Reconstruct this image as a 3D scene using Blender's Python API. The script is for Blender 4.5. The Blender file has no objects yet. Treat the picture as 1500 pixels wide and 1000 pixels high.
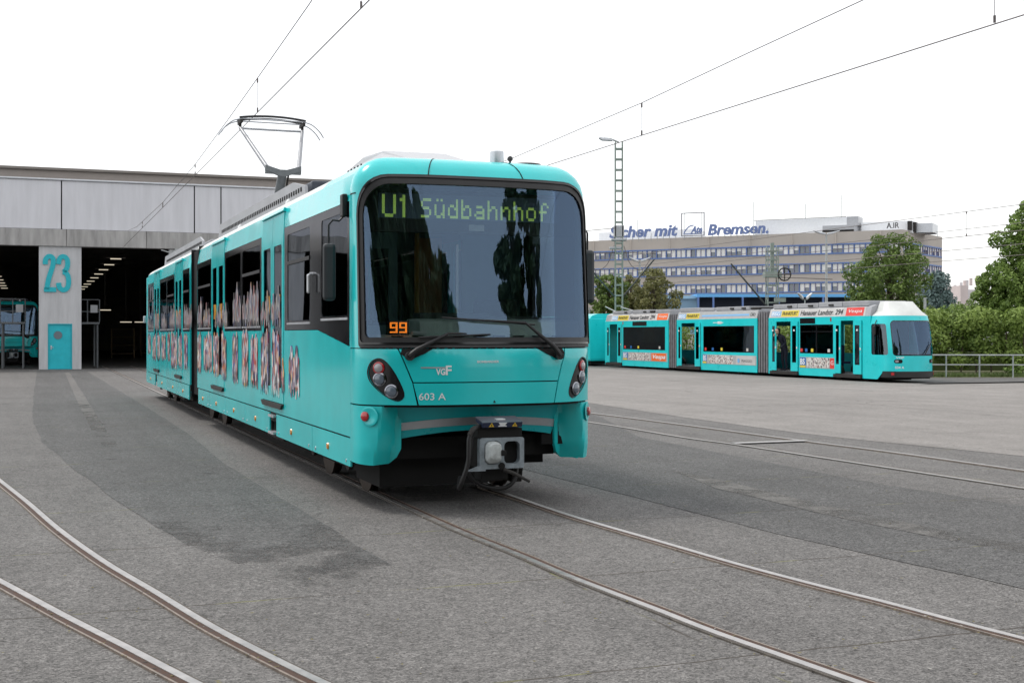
import bpy, bmesh, math, random
from mathutils import Vector, Matrix
from mathutils.geometry import delaunay_2d_cdt
random.seed(7)
R=math.radians
scn=bpy.context.scene
col=scn.collection
# ---------------------------------------------------------------- camera, light
CAM_H=1.8; FPX=1850.0; HOR=488.5
cam=bpy.data.cameras.new('camera'); camo=bpy.data.objects.new('camera',cam); col.objects.link(camo)
camo.location=(0,0,CAM_H); camo.rotation_euler=(R(90),0,0)
cam.sensor_width=36; cam.lens=36*FPX/1500; cam.shift_y=-(500-HOR)/1500; cam.clip_start=.1; cam.clip_end=3000
scn.camera=camo
SUN_EL=R(58); SUN_AZ=R(295)      # azimuth clockwise from +Y
wd=bpy.data.worlds.new('World'); scn.world=wd; wd.use_nodes=True
nt=wd.node_tree; nt.nodes.clear()
wo=nt.nodes.new('ShaderNodeOutputWorld'); bg=nt.nodes.new('ShaderNodeBackground')
sky=nt.nodes.new('ShaderNodeTexSky'); sky.sky_type='NISHITA'; sky.sun_disc=False; sky.sun_elevation=SUN_EL; sky.sun_rotation=SUN_AZ
mx=nt.nodes.new('ShaderNodeMix'); mx.data_type='RGBA'; mx.inputs[0].default_value=.8
mx.inputs[7].default_value=(8.8,8.7,8.6,1)
nt.links.new(sky.outputs[0],mx.inputs[6]); nt.links.new(mx.outputs[2],bg.inputs[0]); bg.inputs[1].default_value=.12
nt.links.new(bg.outputs[0],wo.inputs[0])
sl=bpy.data.lights.new('sun','SUN'); sl.energy=1.4; sl.angle=R(12); sl.color=(1,.96,.9)
so=bpy.data.objects.new('sun',sl); col.objects.link(so)
dv=Vector((math.sin(SUN_AZ)*math.cos(SUN_EL),math.cos(SUN_AZ)*math.cos(SUN_EL),math.sin(SUN_EL)))
so.rotation_euler=dv.to_track_quat('Z','Y').to_euler()
scn.view_settings.view_transform='Standard'; scn.view_settings.look='None'; scn.view_settings.exposure=.5; scn.view_settings.gamma=1
scn.render.engine='CYCLES'
scn.cycles.max_bounces=8; scn.cycles.transparent_max_bounces=24
# ---------------------------------------------------------------- materials
_M={}
def mat(n,c,rough=.5,metal=0,emit=0,var=0,scale=3,bump=0,bscale=60,spec=.5,coat=0,streak=0):
    if n in _M: return _M[n]
    m=bpy.data.materials.new(n); m.use_nodes=True; t=m.node_tree; b=t.nodes['Principled BSDF']
    b.inputs['Base Color'].default_value=(*c,1); b.inputs['Roughness'].default_value=rough; b.inputs['Metallic'].default_value=metal
    b.inputs['Specular IOR Level'].default_value=spec
    if coat: b.inputs['Coat Weight'].default_value=coat; b.inputs['Coat Roughness'].default_value=.08
    if emit: b.inputs['Emission Color'].default_value=(*c,1); b.inputs['Emission Strength'].default_value=emit
    tc=t.nodes.new('ShaderNodeTexCoord')
    if var:
        nz=t.nodes.new('ShaderNodeTexNoise'); nz.inputs['Scale'].default_value=scale; nz.inputs['Detail'].default_value=6; nz.inputs['Roughness'].default_value=.62
        if streak:
            mp=t.nodes.new('ShaderNodeMapping'); mp.inputs['Scale'].default_value=(streak,streak,.3); t.links.new(tc.outputs['Object'],mp.inputs[0]); t.links.new(mp.outputs[0],nz.inputs['Vector'])
        else: t.links.new(tc.outputs['Object'],nz.inputs['Vector'])
        rp=t.nodes.new('ShaderNodeMapRange'); rp.inputs[1].default_value=.3; rp.inputs[2].default_value=.7; rp.inputs[3].default_value=1-var; rp.inputs[4].default_value=1+var
        t.links.new(nz.outputs[0],rp.inputs[0])
        mm=t.nodes.new('ShaderNodeMix'); mm.data_type='RGBA'; mm.blend_type='MULTIPLY'; mm.inputs[0].default_value=1; mm.inputs[6].default_value=(*c,1)
        t.links.new(rp.outputs[0],mm.inputs[7]); t.links.new(mm.outputs[2],b.inputs['Base Color'])
        r2=t.nodes.new('ShaderNodeMapRange'); r2.inputs[1].default_value=.3; r2.inputs[2].default_value=.7; r2.inputs[3].default_value=max(.02,rough*.85); r2.inputs[4].default_value=min(1,rough*1.25)
        t.links.new(nz.outputs[0],r2.inputs[0]); t.links.new(r2.outputs[0],b.inputs['Roughness'])
    if bump:
        n2=t.nodes.new('ShaderNodeTexNoise'); n2.inputs['Scale'].default_value=bscale; n2.inputs['Detail'].default_value=4
        t.links.new(tc.outputs['Object'],n2.inputs['Vector']); bp=t.nodes.new('ShaderNodeBump'); bp.inputs['Strength'].default_value=bump; bp.inputs['Distance'].default_value=.01
        t.links.new(n2.outputs[0],bp.inputs['Height']); t.links.new(bp.outputs[0],b.inputs['Normal'])
    _M[n]=m; return m
def glass(n,tint,gl,fac,rough=.01,base=.04):
    m=bpy.data.materials.new(n); m.use_nodes=True; t=m.node_tree; t.nodes.remove(t.nodes['Principled BSDF']); o=t.nodes['Material Output']
    tr=t.nodes.new('ShaderNodeBsdfTransparent'); tr.inputs[0].default_value=(*tint,1)
    g=t.nodes.new('ShaderNodeBsdfGlossy'); g.inputs[0].default_value=(*gl,1); g.inputs['Roughness'].default_value=rough
    lw=t.nodes.new('ShaderNodeLayerWeight'); lw.inputs[0].default_value=.35
    mr=t.nodes.new('ShaderNodeMapRange'); mr.inputs[1].default_value=0; mr.inputs[2].default_value=1; mr.inputs[3].default_value=fac; mr.inputs[4].default_value=.9
    t.links.new(lw.outputs['Fresnel'],mr.inputs[0])
    tc=t.nodes.new('ShaderNodeTexCoord'); nz=t.nodes.new('ShaderNodeTexNoise'); nz.inputs['Scale'].default_value=.9; nz.inputs['Detail'].default_value=1
    bp=t.nodes.new('ShaderNodeBump'); bp.inputs['Strength'].default_value=.05; bp.inputs['Distance'].default_value=.12
    t.links.new(tc.outputs['Object'],nz.inputs['Vector']); t.links.new(nz.outputs[0],bp.inputs['Height']); t.links.new(bp.outputs[0],g.inputs['Normal'])
    ms=t.nodes.new('ShaderNodeMixShader'); t.links.new(mr.outputs[0],ms.inputs[0]); t.links.new(tr.outputs[0],ms.inputs[1]); t.links.new(g.outputs[0],ms.inputs[2])
    t.links.new(ms.outputs[0],o.inputs[0]); _M[n]=m; return m
TEAL=mat('teal_paint',(.014,.59,.605),.2,0,var=.08,scale=1.2,coat=.35)
TEAL2=mat('teal_paint_aged',(.012,.62,.65),.3,0,var=.07,scale=2,coat=.3)
BLK=mat('black_gloss_trim',(.012,.012,.014),.12,coat=.3,var=.1)
RUB=mat('black_rubber',(.014,.014,.015),.45,var=.2,scale=8)
DKM=mat('dirty_underframe',(.03,.028,.026),.7,.2,var=.5,scale=9,bump=.3)
WHEEL=mat('wheel_steel',(.07,.055,.045),.5,.7,var=.4,scale=10)
STEEL=mat('polished_steel',(.5,.49,.48),.25,.9,var=.15,scale=12)
ALU=mat('aluminium',(.55,.57,.6),.35,.6,var=.1,scale=6)
ROOFW=mat('roof_pale_coating',(.62,.64,.62),.4,var=.12,scale=1.6)
ROOFG=mat('roof_grey_fairing',(.38,.39,.41),.5,.2,var=.12,scale=2.5)
ROOFL=mat('roof_light_grey_box',(.42,.43,.45),.4,var=.08)
WHITE=mat('white_lettering',(.8,.82,.83),.4)
SILV=mat('silver_stripe',(.5,.52,.55),.3,.6,var=.1)
RED=mat('red_lens',(.45,.01,.015),.15,coat=1)
AMB=mat('amber_lens',(.8,.3,.02),.2,coat=1)
CHR=mat('chrome_reflector',(.30,.31,.34),.15,1)
LENS=mat('lamp_lens_grey',(.35,.33,.35),.15,coat=1)
SLIT=mat('dark_slot',(.006,.006,.006),.9)
DASH=mat('dashboard_grey_green',(.70,.78,.75),.5,var=.08)
INT=mat('interior_panel_grey',(.22,.25,.28),.6,var=.1)
INTD=mat('interior_dark',(.045,.05,.055),.6,var=.2)
SEAT=mat('seat_blue_fabric',(.03,.05,.14),.9,var=.3,scale=20)
YEL=mat('grab_pole_orange',(.6,.27,.02),.35)
CPL=mat('coupler_grey_paint',(.24,.28,.31),.45,.1,var=.25,scale=14,bump=.1)
CPLL=mat('coupler_pale_cone',(.52,.56,.56),.4,var=.2,scale=14)
NAVY=mat('coupler_cover_navy',(.02,.03,.07),.35,var=.2)
YTRI=mat('warning_yellow',(.75,.5,.04),.4)
ORG=mat('door_chevron_orange',(.75,.33,.02),.4)
LEDY=mat('display_yellow_dots',(.62,.9,.18),.5,emit=.48)
LEDO=mat('number_orange_dots',(1,.22,.02),.5,emit=2.2)
LEDP=mat('display_panel_blue_grey',(.13,.2,.32),.3,var=.08)
WGL=glass('windshield_glass',(.80,.85,.84),(.27,.38,.55),.13)
SGL=glass('side_window_glass',(.40,.44,.46),(.7,.74,.8),.15)
FGL=glass('far_window_glass',(.3,.34,.35),(.6,.7,.8),.12)
CONC=mat('weathered_concrete',(.46,.465,.48),.85,var=.16,streak=2.2,scale=1.3,bump=.3,bscale=30)
PANEL=mat('pale_pebble_panel',(.60,.605,.64),.85,var=.09,streak=2.5,scale=.9,bump=.5,bscale=40)
LINT=mat('stained_lintel_concrete',(.33,.325,.32),.85,var=.34,streak=2,scale=1.4,bump=.3,bscale=20)
FASC=mat('brown_roof_fascia',(.27,.24,.22),.7,var=.08)
DARKW=mat('hall_dark_wall',(.13,.115,.10),.9,var=.4,scale=.4)  # dark grey-brown with random mottling
GALV=mat('galvanised_steel',(.38,.4,.4),.45,.5,var=.15,scale=5)
MASTG=mat('mast_green_grey',(.24,.29,.26),.6,.1,var=.2,scale=4)
WIRE=mat('overhead_copper_wire',(.16,.14,.135),.5,.6)
BRICK=mat('office_tan_panel',(.45,.41,.37),.85,var=.07,scale=.3)
BLUEF=mat('office_blue_frame',(.11,.19,.42),.5,var=.1)
BLIND=mat('office_pale_blind',(.80,.80,.76),.4,var=.12,scale=.35)
OGL=mat('office_dark_glass',(.16,.19,.22),.08,coat=1)
SIGNB=mat('sign_blue',(.15,.21,.42),.5)
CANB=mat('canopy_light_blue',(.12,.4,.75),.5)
DKIN=mat('shade_interior',(.02,.025,.04),.9)
SKIN=mat('skin',(.5,.3,.22),.6)
CLOTH=mat('dark_clothing',(.012,.015,.03),.9,var=.2)
HAIR=mat('dark_hair',(.015,.012,.01),.8)
LAMPE=mat('hall_lamp_tube',(1,.88,.68),.5,emit=.45)
BARK=mat('tree_bark',(.09,.07,.05),.9,var=.3,scale=6,bump=.5)
CREAM=mat('cream_board',(.55,.55,.52),.6)
def sticker(n,dull=1.0):
    m=bpy.data.materials.new(n); m.use_nodes=True; t=m.node_tree; b=t.nodes['Principled BSDF']; b.inputs['Roughness'].default_value=.35
    tc=t.nodes.new('ShaderNodeTexCoord'); mp=t.nodes.new('ShaderNodeMapping'); mp.inputs['Scale'].default_value=(1,20,8)
    nz=t.nodes.new('ShaderNodeTexNoise'); nz.inputs['Scale'].default_value=5; 
    vo=t.nodes.new('ShaderNodeTexVoronoi'); vo.inputs['Scale'].default_value=1
    t.links.new(tc.outputs['Object'],mp.inputs[0]); t.links.new(mp.outputs[0],vo.inputs['Vector'])
    sp=t.nodes.new('ShaderNodeSeparateColor'); t.links.new(vo.outputs['Color'],sp.inputs[0])
    cr=t.nodes.new('ShaderNodeValToRGB'); cr.color_ramp.interpolation='CONSTANT'
    pal=[(0,(.02,.02,.03)),(.16,(.45,.42,.42)),(.3,(.42,.04,.04)),(.42,(.75,.74,.74)),(.55,(.05,.08,.30)),(.66,(.45,.2,.13)),(.74,(.22,.22,.3)),(.84,(.06,.05,.05)),(.92,(.7,.55,.45)),(.97,(.7,.4,.1))]
    e=cr.color_ramp.elements
    while len(e)>1: e.remove(e[-1])
    for i,(p,c) in enumerate(pal):
        x=e[0] if i==0 else e.new(p)
        c=[v*dull+.18*(1-dull) for v in c]
        x.color=(*c,1)
    t.links.new(sp.outputs[0],cr.inputs[0]); t.links.new(cr.outputs[0],b.inputs['Base Color']); _M[n]=m; return m
STK=sticker('crowd_picture_film'); STKW=sticker('crowd_picture_window_film',.45)
def banner(n,cols,sc):
    m=bpy.data.materials.new(n); m.use_nodes=True; t=m.node_tree; b=t.nodes['Principled BSDF']; b.inputs['Roughness'].default_value=.4
    tc=t.nodes.new('ShaderNodeTexCoord'); mp=t.nodes.new('ShaderNodeMapping'); mp.inputs['Scale'].default_value=sc
    nz=t.nodes.new('ShaderNodeTexNoise'); nz.inputs['Scale'].default_value=1; nz.inputs['Detail'].default_value=3
    t.links.new(tc.outputs['Object'],mp.inputs[0]); t.links.new(mp.outputs[0],nz.inputs['Vector'])
    cr=t.nodes.new('ShaderNodeValToRGB'); cr.color_ramp.interpolation='CONSTANT'; e=cr.color_ramp.elements
    while len(e)>1: e.remove(e[-1])
    for i,(p,c) in enumerate(cols):
        x=e[0] if i==0 else e.new(p); x.color=(*c,1)
    t.links.new(nz.outputs[0],cr.inputs[0]); t.links.new(cr.outputs[0],b.inputs['Base Color']); _M[n]=m; return m
PICT=banner('advert_photo_print',[(0,(.12,.1,.1)),(.4,(.5,.48,.45)),(.47,(.75,.73,.7)),(.55,(.35,.2,.17)),(.6,(.25,.25,.27))],(1,7,7))
BLUEAD=mat('advert_blue',(.02,.14,.42),.4); YELAD=mat('advert_yellow',(.75,.6,.06),.4); ORAD=mat('advert_orange',(.85,.16,.03),.4); REDAD=mat('advert_red',(.72,.05,.04),.4)
BANW=mat('banner_pale_grey',(.55,.54,.53),.5,var=.12,scale=1.5); BANS=mat('banner_silver',(.42,.43,.43),.4,var=.1)
BLTX=mat('black_lettering',(.02,.02,.025),.5)
BELL=mat('bellows_grey',(.17,.17,.18),.8,var=.3,scale=5)
LBLUE=mat('banner_sky_blue',(.2,.45,.75),.5)
# ---------------------------------------------------------------- mesh helpers
def link(name,me,m,parent=None,smooth=False):
    o=bpy.data.objects.new(name,me); col.objects.link(o)
    if m is not None: me.materials.append(m)
    if parent is not None: o.parent=parent
    if smooth:
        for p in me.polygons: p.use_smooth=True
    return o
class MB:
    def __init__(s): s.v=[]; s.f=[]; s.mi=[]; s.k=0
    def add(s,vs,fs):
        n=len(s.v); s.v+=[tuple(v) for v in vs]; s.f+=[tuple(n+i for i in f) for f in fs]; s.mi+=[s.k]*len(fs)
    def box(s,x0,x1,y0,y1,z0,z1,M=None):
        vs=[(x,y,z) for x in(x0,x1) for y in(y0,y1) for z in(z0,z1)]
        if M: vs=[tuple(M@Vector(v)) for v in vs]
        s.add(vs,[(0,1,3,2),(4,6,7,5),(0,4,5,1),(2,3,7,6),(0,2,6,4),(1,5,7,3)]); return s
    def quad(s,a,b,c,d): s.add([a,b,c,d],[(0,1,2,3)]); return s
    def tube(s,pts,r,n=8,caps=True):
        pts=[Vector(p) for p in pts]; rs=r if isinstance(r,(list,tuple)) else [r]*len(pts)
        base=len(s.v); up=None
        for i,p in enumerate(pts):
            d=(pts[min(i+1,len(pts)-1)]-pts[max(i-1,0)]).normalized()
            if up is None:
                up=d.orthogonal().normalized()
            up=(up-d*up.dot(d)).normalized(); sd=d.cross(up)
            for k in range(n):
                a=2*math.pi*k/n; s.v.append(tuple(p+(up*math.cos(a)+sd*math.sin(a))*rs[i]))
        for i in range(len(pts)-1):
            for k in range(n):
                a=base+i*n+k; b=base+i*n+(k+1)%n; s.f.append((a,b,b+n,a+n)); s.mi.append(s.k)
        if caps:
            s.f.append(tuple(base+k for k in reversed(range(n)))); s.mi.append(s.k)
            s.f.append(tuple(base+(len(pts)-1)*n+k for k in range(n))); s.mi.append(s.k)
        return s
    def prism(s,poly,axis,a,b):   # poly in the two other axes, extruded along axis
        def mk(p,q):
            if axis==0: return (q,p[0],p[1])
            if axis==1: return (p[0],q,p[1])
            return (p[0],p[1],q)
        n=len(poly); s.add([mk(p,a) for p in poly]+[mk(p,b) for p in poly],[tuple(range(n)),tuple(range(2*n-1,n-1,-1))]+[(i,i+n,(i+1)%n+n,(i+1)%n) for i in range(n)]); return s
    def lathe(s,prof,c,axis='z',n=20):   # prof: (r,h)
        base=len(s.v)
        for r,h in prof:
            for k in range(n):
                a=2*math.pi*k/n; x,y=r*math.cos(a),r*math.sin(a)
                s.v.append((c[0]+x,c[1]+y,c[2]+h) if axis=='z' else ((c[0]+h,c[1]+x,c[2]+y) if axis=='x' else (c[0]+x,c[1]+h,c[2]+y)))
        for i in range(len(prof)-1):
            for k in range(n):
                a=base+i*n+k; b=base+i*n+(k+1)%n; s.f.append((a,b,b+n,a+n)); s.mi.append(s.k)
        s.f.append(tuple(base+k for k in range(n))); s.mi.append(s.k); s.f.append(tuple(base+(len(prof)-1)*n+k for k in range(n))); s.mi.append(s.k); return s
    def build(s,name,m,parent=None,smooth=False,bevel=0,angle=40,fix=True):
        me=bpy.data.meshes.new(name); me.from_pydata(s.v,[],s.f)
        if fix:
            bm=bmesh.new(); bm.from_mesh(me); bmesh.ops.recalc_face_normals(bm,faces=bm.faces); bm.to_mesh(me); bm.free()
        o=link(name,me,None,parent)
        ms=m if isinstance(m,(list,tuple)) else [m]
        for x in ms: me.materials.append(x)
        if len(ms)>1:
            for p,i in zip(me.polygons,s.mi): p.material_index=i
        if smooth:
            for p in me.polygons: p.use_smooth=True
            try: me.set_sharp_from_angle(angle=R(angle))
            except Exception: pass
        if bevel:
            b=o.modifiers.new('bevel','BEVEL'); b.width=bevel; b.segments=2; b.limit_method='ANGLE'
        return o
def pip(x,y,P):
    c=False;j=len(P)-1
    for i in range(len(P)):
        if (P[i][1]>y)!=(P[j][1]>y) and x<(P[j][0]-P[i][0])*(y-P[i][1])/(P[j][1]-P[i][1])+P[i][0]: c=not c
        j=i
    return c
def patch(name,outer,holes,mapf,m,parent,step=.2,thick=.012,off=0,smooth=True):
    """a 2-D outline with holes laid on a curved surface: mapf(a,h)->point, given a real thickness"""
    def dens(P):
        o=[]
        for i in range(len(P)):
            a,b=P[i],P[(i+1)%len(P)]; L=math.dist(a,b); k=max(1,int(math.ceil(L/step)))
            o+=[(a[0]+(b[0]-a[0])*j/k,a[1]+(b[1]-a[1])*j/k) for j in range(k)]
        return o
    loops=[dens(outer)]+[dens(h) for h in holes]
    V=[];E=[]
    for L in loops:
        n=len(V); V+=[Vector(p) for p in L]; E+=[(n+i,n+(i+1)%len(L)) for i in range(len(L))]
    xs=[p[0] for p in outer]; ys=[p[1] for p in outer]
    x=min(xs)+step*.5
    while x<max(xs):
        y=min(ys)+step*.5
        while y<max(ys):
            if pip(x,y,outer) and not any(pip(x,y,h) for h in holes): V.append(Vector((x,y)))
            y+=step
        x+=step
    vo,eo,fo,*_=delaunay_2d_cdt(V,E,[],0,1e-6)
    F=[]
    for f in fo:
        cx=sum(vo[i][0] for i in f)/len(f); cy=sum(vo[i][1] for i in f)/len(f)
        if pip(cx,cy,outer) and not any(pip(cx,cy,h) for h in holes): F.append(f)
    P=[];e=1e-3
    for v in vo:
        p=Vector(mapf(v[0],v[1])); q=Vector(mapf(v[0]+e,v[1])); r=Vector(mapf(v[0],v[1]+e))
        n=(q-p).cross(r-p)
        n=n.normalized() if n.length>1e-12 else Vector((0,0,0))
        P.append((p+n*off,p+n*(off-thick)))
    used=sorted({i for f in F for i in f}); ix={v:i for i,v in enumerate(used)}; N=len(used)
    vs=[P[i][0] for i in used]+[P[i][1] for i in used]
    fs=[tuple(ix[i] for i in f) for f in F]; ec={}
    for f in fs:
        for a,b in zip(f,f[1:]+f[:1]): ec[(a,b)]=1
    fs2=[tuple(i+N for i in reversed(f)) for f in fs]
    sd=[(b,a,a+N,b+N) for (a,b) in ec if (b,a) not in ec]
    me=bpy.data.meshes.new(name); me.from_pydata([tuple(v) for v in vs],[],fs+fs2+sd)
    o=link(name,me,m,parent,smooth)
    if smooth:
        try: me.set_sharp_from_angle(angle=R(35))
        except Exception: pass
    return o
def rect(x0,x1,y0,y1): return [(x0,y0),(x1,y0),(x1,y1),(x0,y1)]
def rrect2(x0,x1,y0,y1,rt,rb,n=8):
    o=[]
    for cx,cy,a0,r in((x1-rb,y0+rb,-90,rb),(x1-rt,y1-rt,0,rt),(x0+rt,y1-rt,90,rt),(x0+rb,y0+rb,180,rb)):
        for i in range(n+1):
            a=R(a0+90*i/n); o.append((cx+r*math.cos(a),cy+r*math.sin(a)))
    return o
def rrect(x0,x1,y0,y1,r,n=5):
    o=[]
    for cx,cy,a0 in((x1-r,y0+r,-90),(x1-r,y1-r,0),(x0+r,y1-r,90),(x0+r,y0+r,180)):
        for i in range(n+1):
            a=R(a0+90*i/n); o.append((cx+r*math.cos(a),cy+r*math.sin(a)))
    return o
def spl(pts,n=8,closed=False):
    P=[tuple(p) for p in pts]; D=len(P[0]); L=len(P)
    g=lambda i:P[i%L] if closed else P[max(0,min(L-1,i))]
    o=[]
    for i in range(L if closed else L-1):
        a,b,c,d=g(i-1),g(i),g(i+1),g(i+2)
        for k in range(n):
            t=k/n; o.append(tuple(.5*((2*b[j])+(-a[j]+c[j])*t+(2*a[j]-5*b[j]+4*c[j]-d[j])*t*t+(-a[j]+3*b[j]-3*c[j]+d[j])*t**3) for j in range(D)))
    if not closed: o.append(P[-1])
    return o
def text2d(s,size=1,shear=0,bold=0,space=1):
    cu=bpy.data.curves.new('lettering','FONT'); cu.body=s; cu.size=size; cu.shear=shear; cu.offset=bold; cu.space_character=space; cu.resolution_u=3
    o=bpy.data.objects.new('lettering',cu); col.objects.link(o)
    dg=bpy.context.evaluated_depsgraph_get(); me=bpy.data.meshes.new_from_object(o.evaluated_get(dg))
    V=[(v.co.x,v.co.y) for v in me.vertices]; F=[tuple(p.vertices) for p in me.polygons]
    bpy.data.objects.remove(o); bpy.data.meshes.remove(me); bpy.data.curves.remove(cu)
    return V,F
def text(name,s,x0,x1,y0,y1,mapf,m,parent,shear=0,bold=0,off=.004,thick=.002,space=1):
    V,F=text2d(s,1,shear,bold,space)
    ax=min(v[0] for v in V); bx=max(v[0] for v in V); ay=min(v[1] for v in V); by=max(v[1] for v in V)
    e=1e-3; T=[];B=[]
    for v in V:
        a=x0+(v[0]-ax)/(bx-ax)*(x1-x0); h=y0+(v[1]-ay)/(by-ay)*(y1-y0)
        p=Vector(mapf(a,h)); n=(Vector(mapf(a+e,h))-p).cross(Vector(mapf(a,h+e))-p).normalized()
        T.append(p+n*off); B.append(p+n*(off-thick))
    N=len(V); ec={}
    for f in F:
        for a,b in zip(f,f[1:]+f[:1]): ec[(a,b)]=1
    me=bpy.data.meshes.new(name); me.from_pydata([tuple(v) for v in T+B],[],F+[tuple(i+N for i in reversed(f)) for f in F]+[(b,a,a+N,b+N) for (a,b) in ec if (b,a) not in ec])
    return link(name,me,m,parent)
def tag(o,label=None,cat=None,group=None,kind=None):
    if label: o['label']=label
    if cat: o['category']=cat
    if group: o['group']=group
    if kind: o['kind']=kind
    return o
def empty(name,loc,rz=0,label=None,cat=None,group=None):
    o=bpy.data.objects.new(name,None); col.objects.link(o); o.location=loc; o.rotation_euler=(0,0,rz); o.empty_display_size=.3
    return tag(o,label,cat,group)
def copy_tree(o,parent=None,skip=()):
    c=o.copy(); col.objects.link(c); c.parent=parent
    for ch in list(o.children):
        if ch.name.split('.')[0] not in skip: copy_tree(ch,c,skip)
    return c
def gp(u,v,z=0):
    Y=(CAM_H-z)*FPX/(v-HOR); return ((u-750)/FPX*Y,Y)
def at(u,v,Y): return ((u-750)/FPX*Y,Y,CAM_H+(HOR-v)/FPX*Y)
TH=math.atan(.3805); CT,ST=math.cos(TH),math.sin(TH)
P0=((513-750)/FPX*13.1,13.1)
def tw(t,b,z=0):  # tram-aligned frame: t across, b backwards
    return (P0[0]+t*CT-b*ST,P0[1]+t*ST+b*CT,z)
# ================================================================ the big light rail tram
HW=1.29
KA=[(-.4,-.4,.015),(0,0,0),(.4,.4,.015),(.72,.715,.07),(1.0,.96,.2),(1.25,1.16,.37),(1.42,1.26,.52),(1.6,1.3,.72),(1.83,1.3,.95),(2.06,1.3,1.18)]
def crom(a):
    a=min(max(a,0),1.83)
    for i in range(1,len(KA)-2):
        if a<=KA[i+1][0]+1e-9: break
    p0,p1,p2,p3=KA[i-1:i+3]; u=(a-p1[0])/(p2[0]-p1[0]); h=p2[0]-p1[0]; o=[]
    for k in(1,2):
        m1=(p2[k]-p0[k])/(p2[0]-p0[0])*h; m2=(p3[k]-p1[k])/(p3[0]-p1[0])*h
        o.append((2*u**3-3*u*u+1)*p1[k]+(u**3-2*u*u+u)*m1+(-2*u**3+3*u*u)*p2[k]+(u**3-u*u)*m2)
    return o
def FS(a,h):
    x,y=crom(abs(a)); Rk=.17*max(0,min(h,3.45)-1.62)-.035*min(1,max(0,(1.68-h)/.08)); dl=df=0; z=h
    if h>3.3:
        be=min(1,(h-3.3)/.5)*math.pi/2; dl=.4*(1-math.cos(be)); df=.36*(1-math.cos(be)); z=3.3+.34*math.sin(be)
    return (HW+(1 if a>=0 else -1)*x*(1-dl/1.3)*HW/1.3, -(.95-y)/.95*(.75-Rk-df), z)
W2=2*HW
def SB(side):   # side wall: (b, h) -> point ; outward normal convention handled by order
    def f(b,h):
        x=0;z=h
        if h>3.3:
            be=min(1,(h-3.3)/.5)*math.pi/2; x=.4*(1-math.cos(be)); z=3.3+.34*math.sin(be)
        # near side: normal (-x): d/db x d/dh = y x z = +x -> use -b
        return (x,-b,z) if side==0 else (W2-x,b,z)
    return f
def side_rect(side,b0,b1,z0,z1,r=0):
    if side==0: a0,a1=-b1,-b0
    else: a0,a1=b0,b1
    return rrect(a0,a1,z0,z1,r) if r else rect(a0,a1,z0,z1)
def sidepoly(side,P): return [(-b,z) for b,z in P] if side==0 else [(b,z) for b,z in P]
WZ0,WZ1=1.84,3.18
DOORS1=[(3.68,5.33),(9.15,10.75)]; BANDS1=[(0.02,3.64),(5.4,9.1),(10.82,12.9)]
DOORS2=[(15.62,17.12),(20.85,22.4)]; BANDS2=[(14.2,15.5),(17.2,20.78),(22.48,24.3)]
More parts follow.
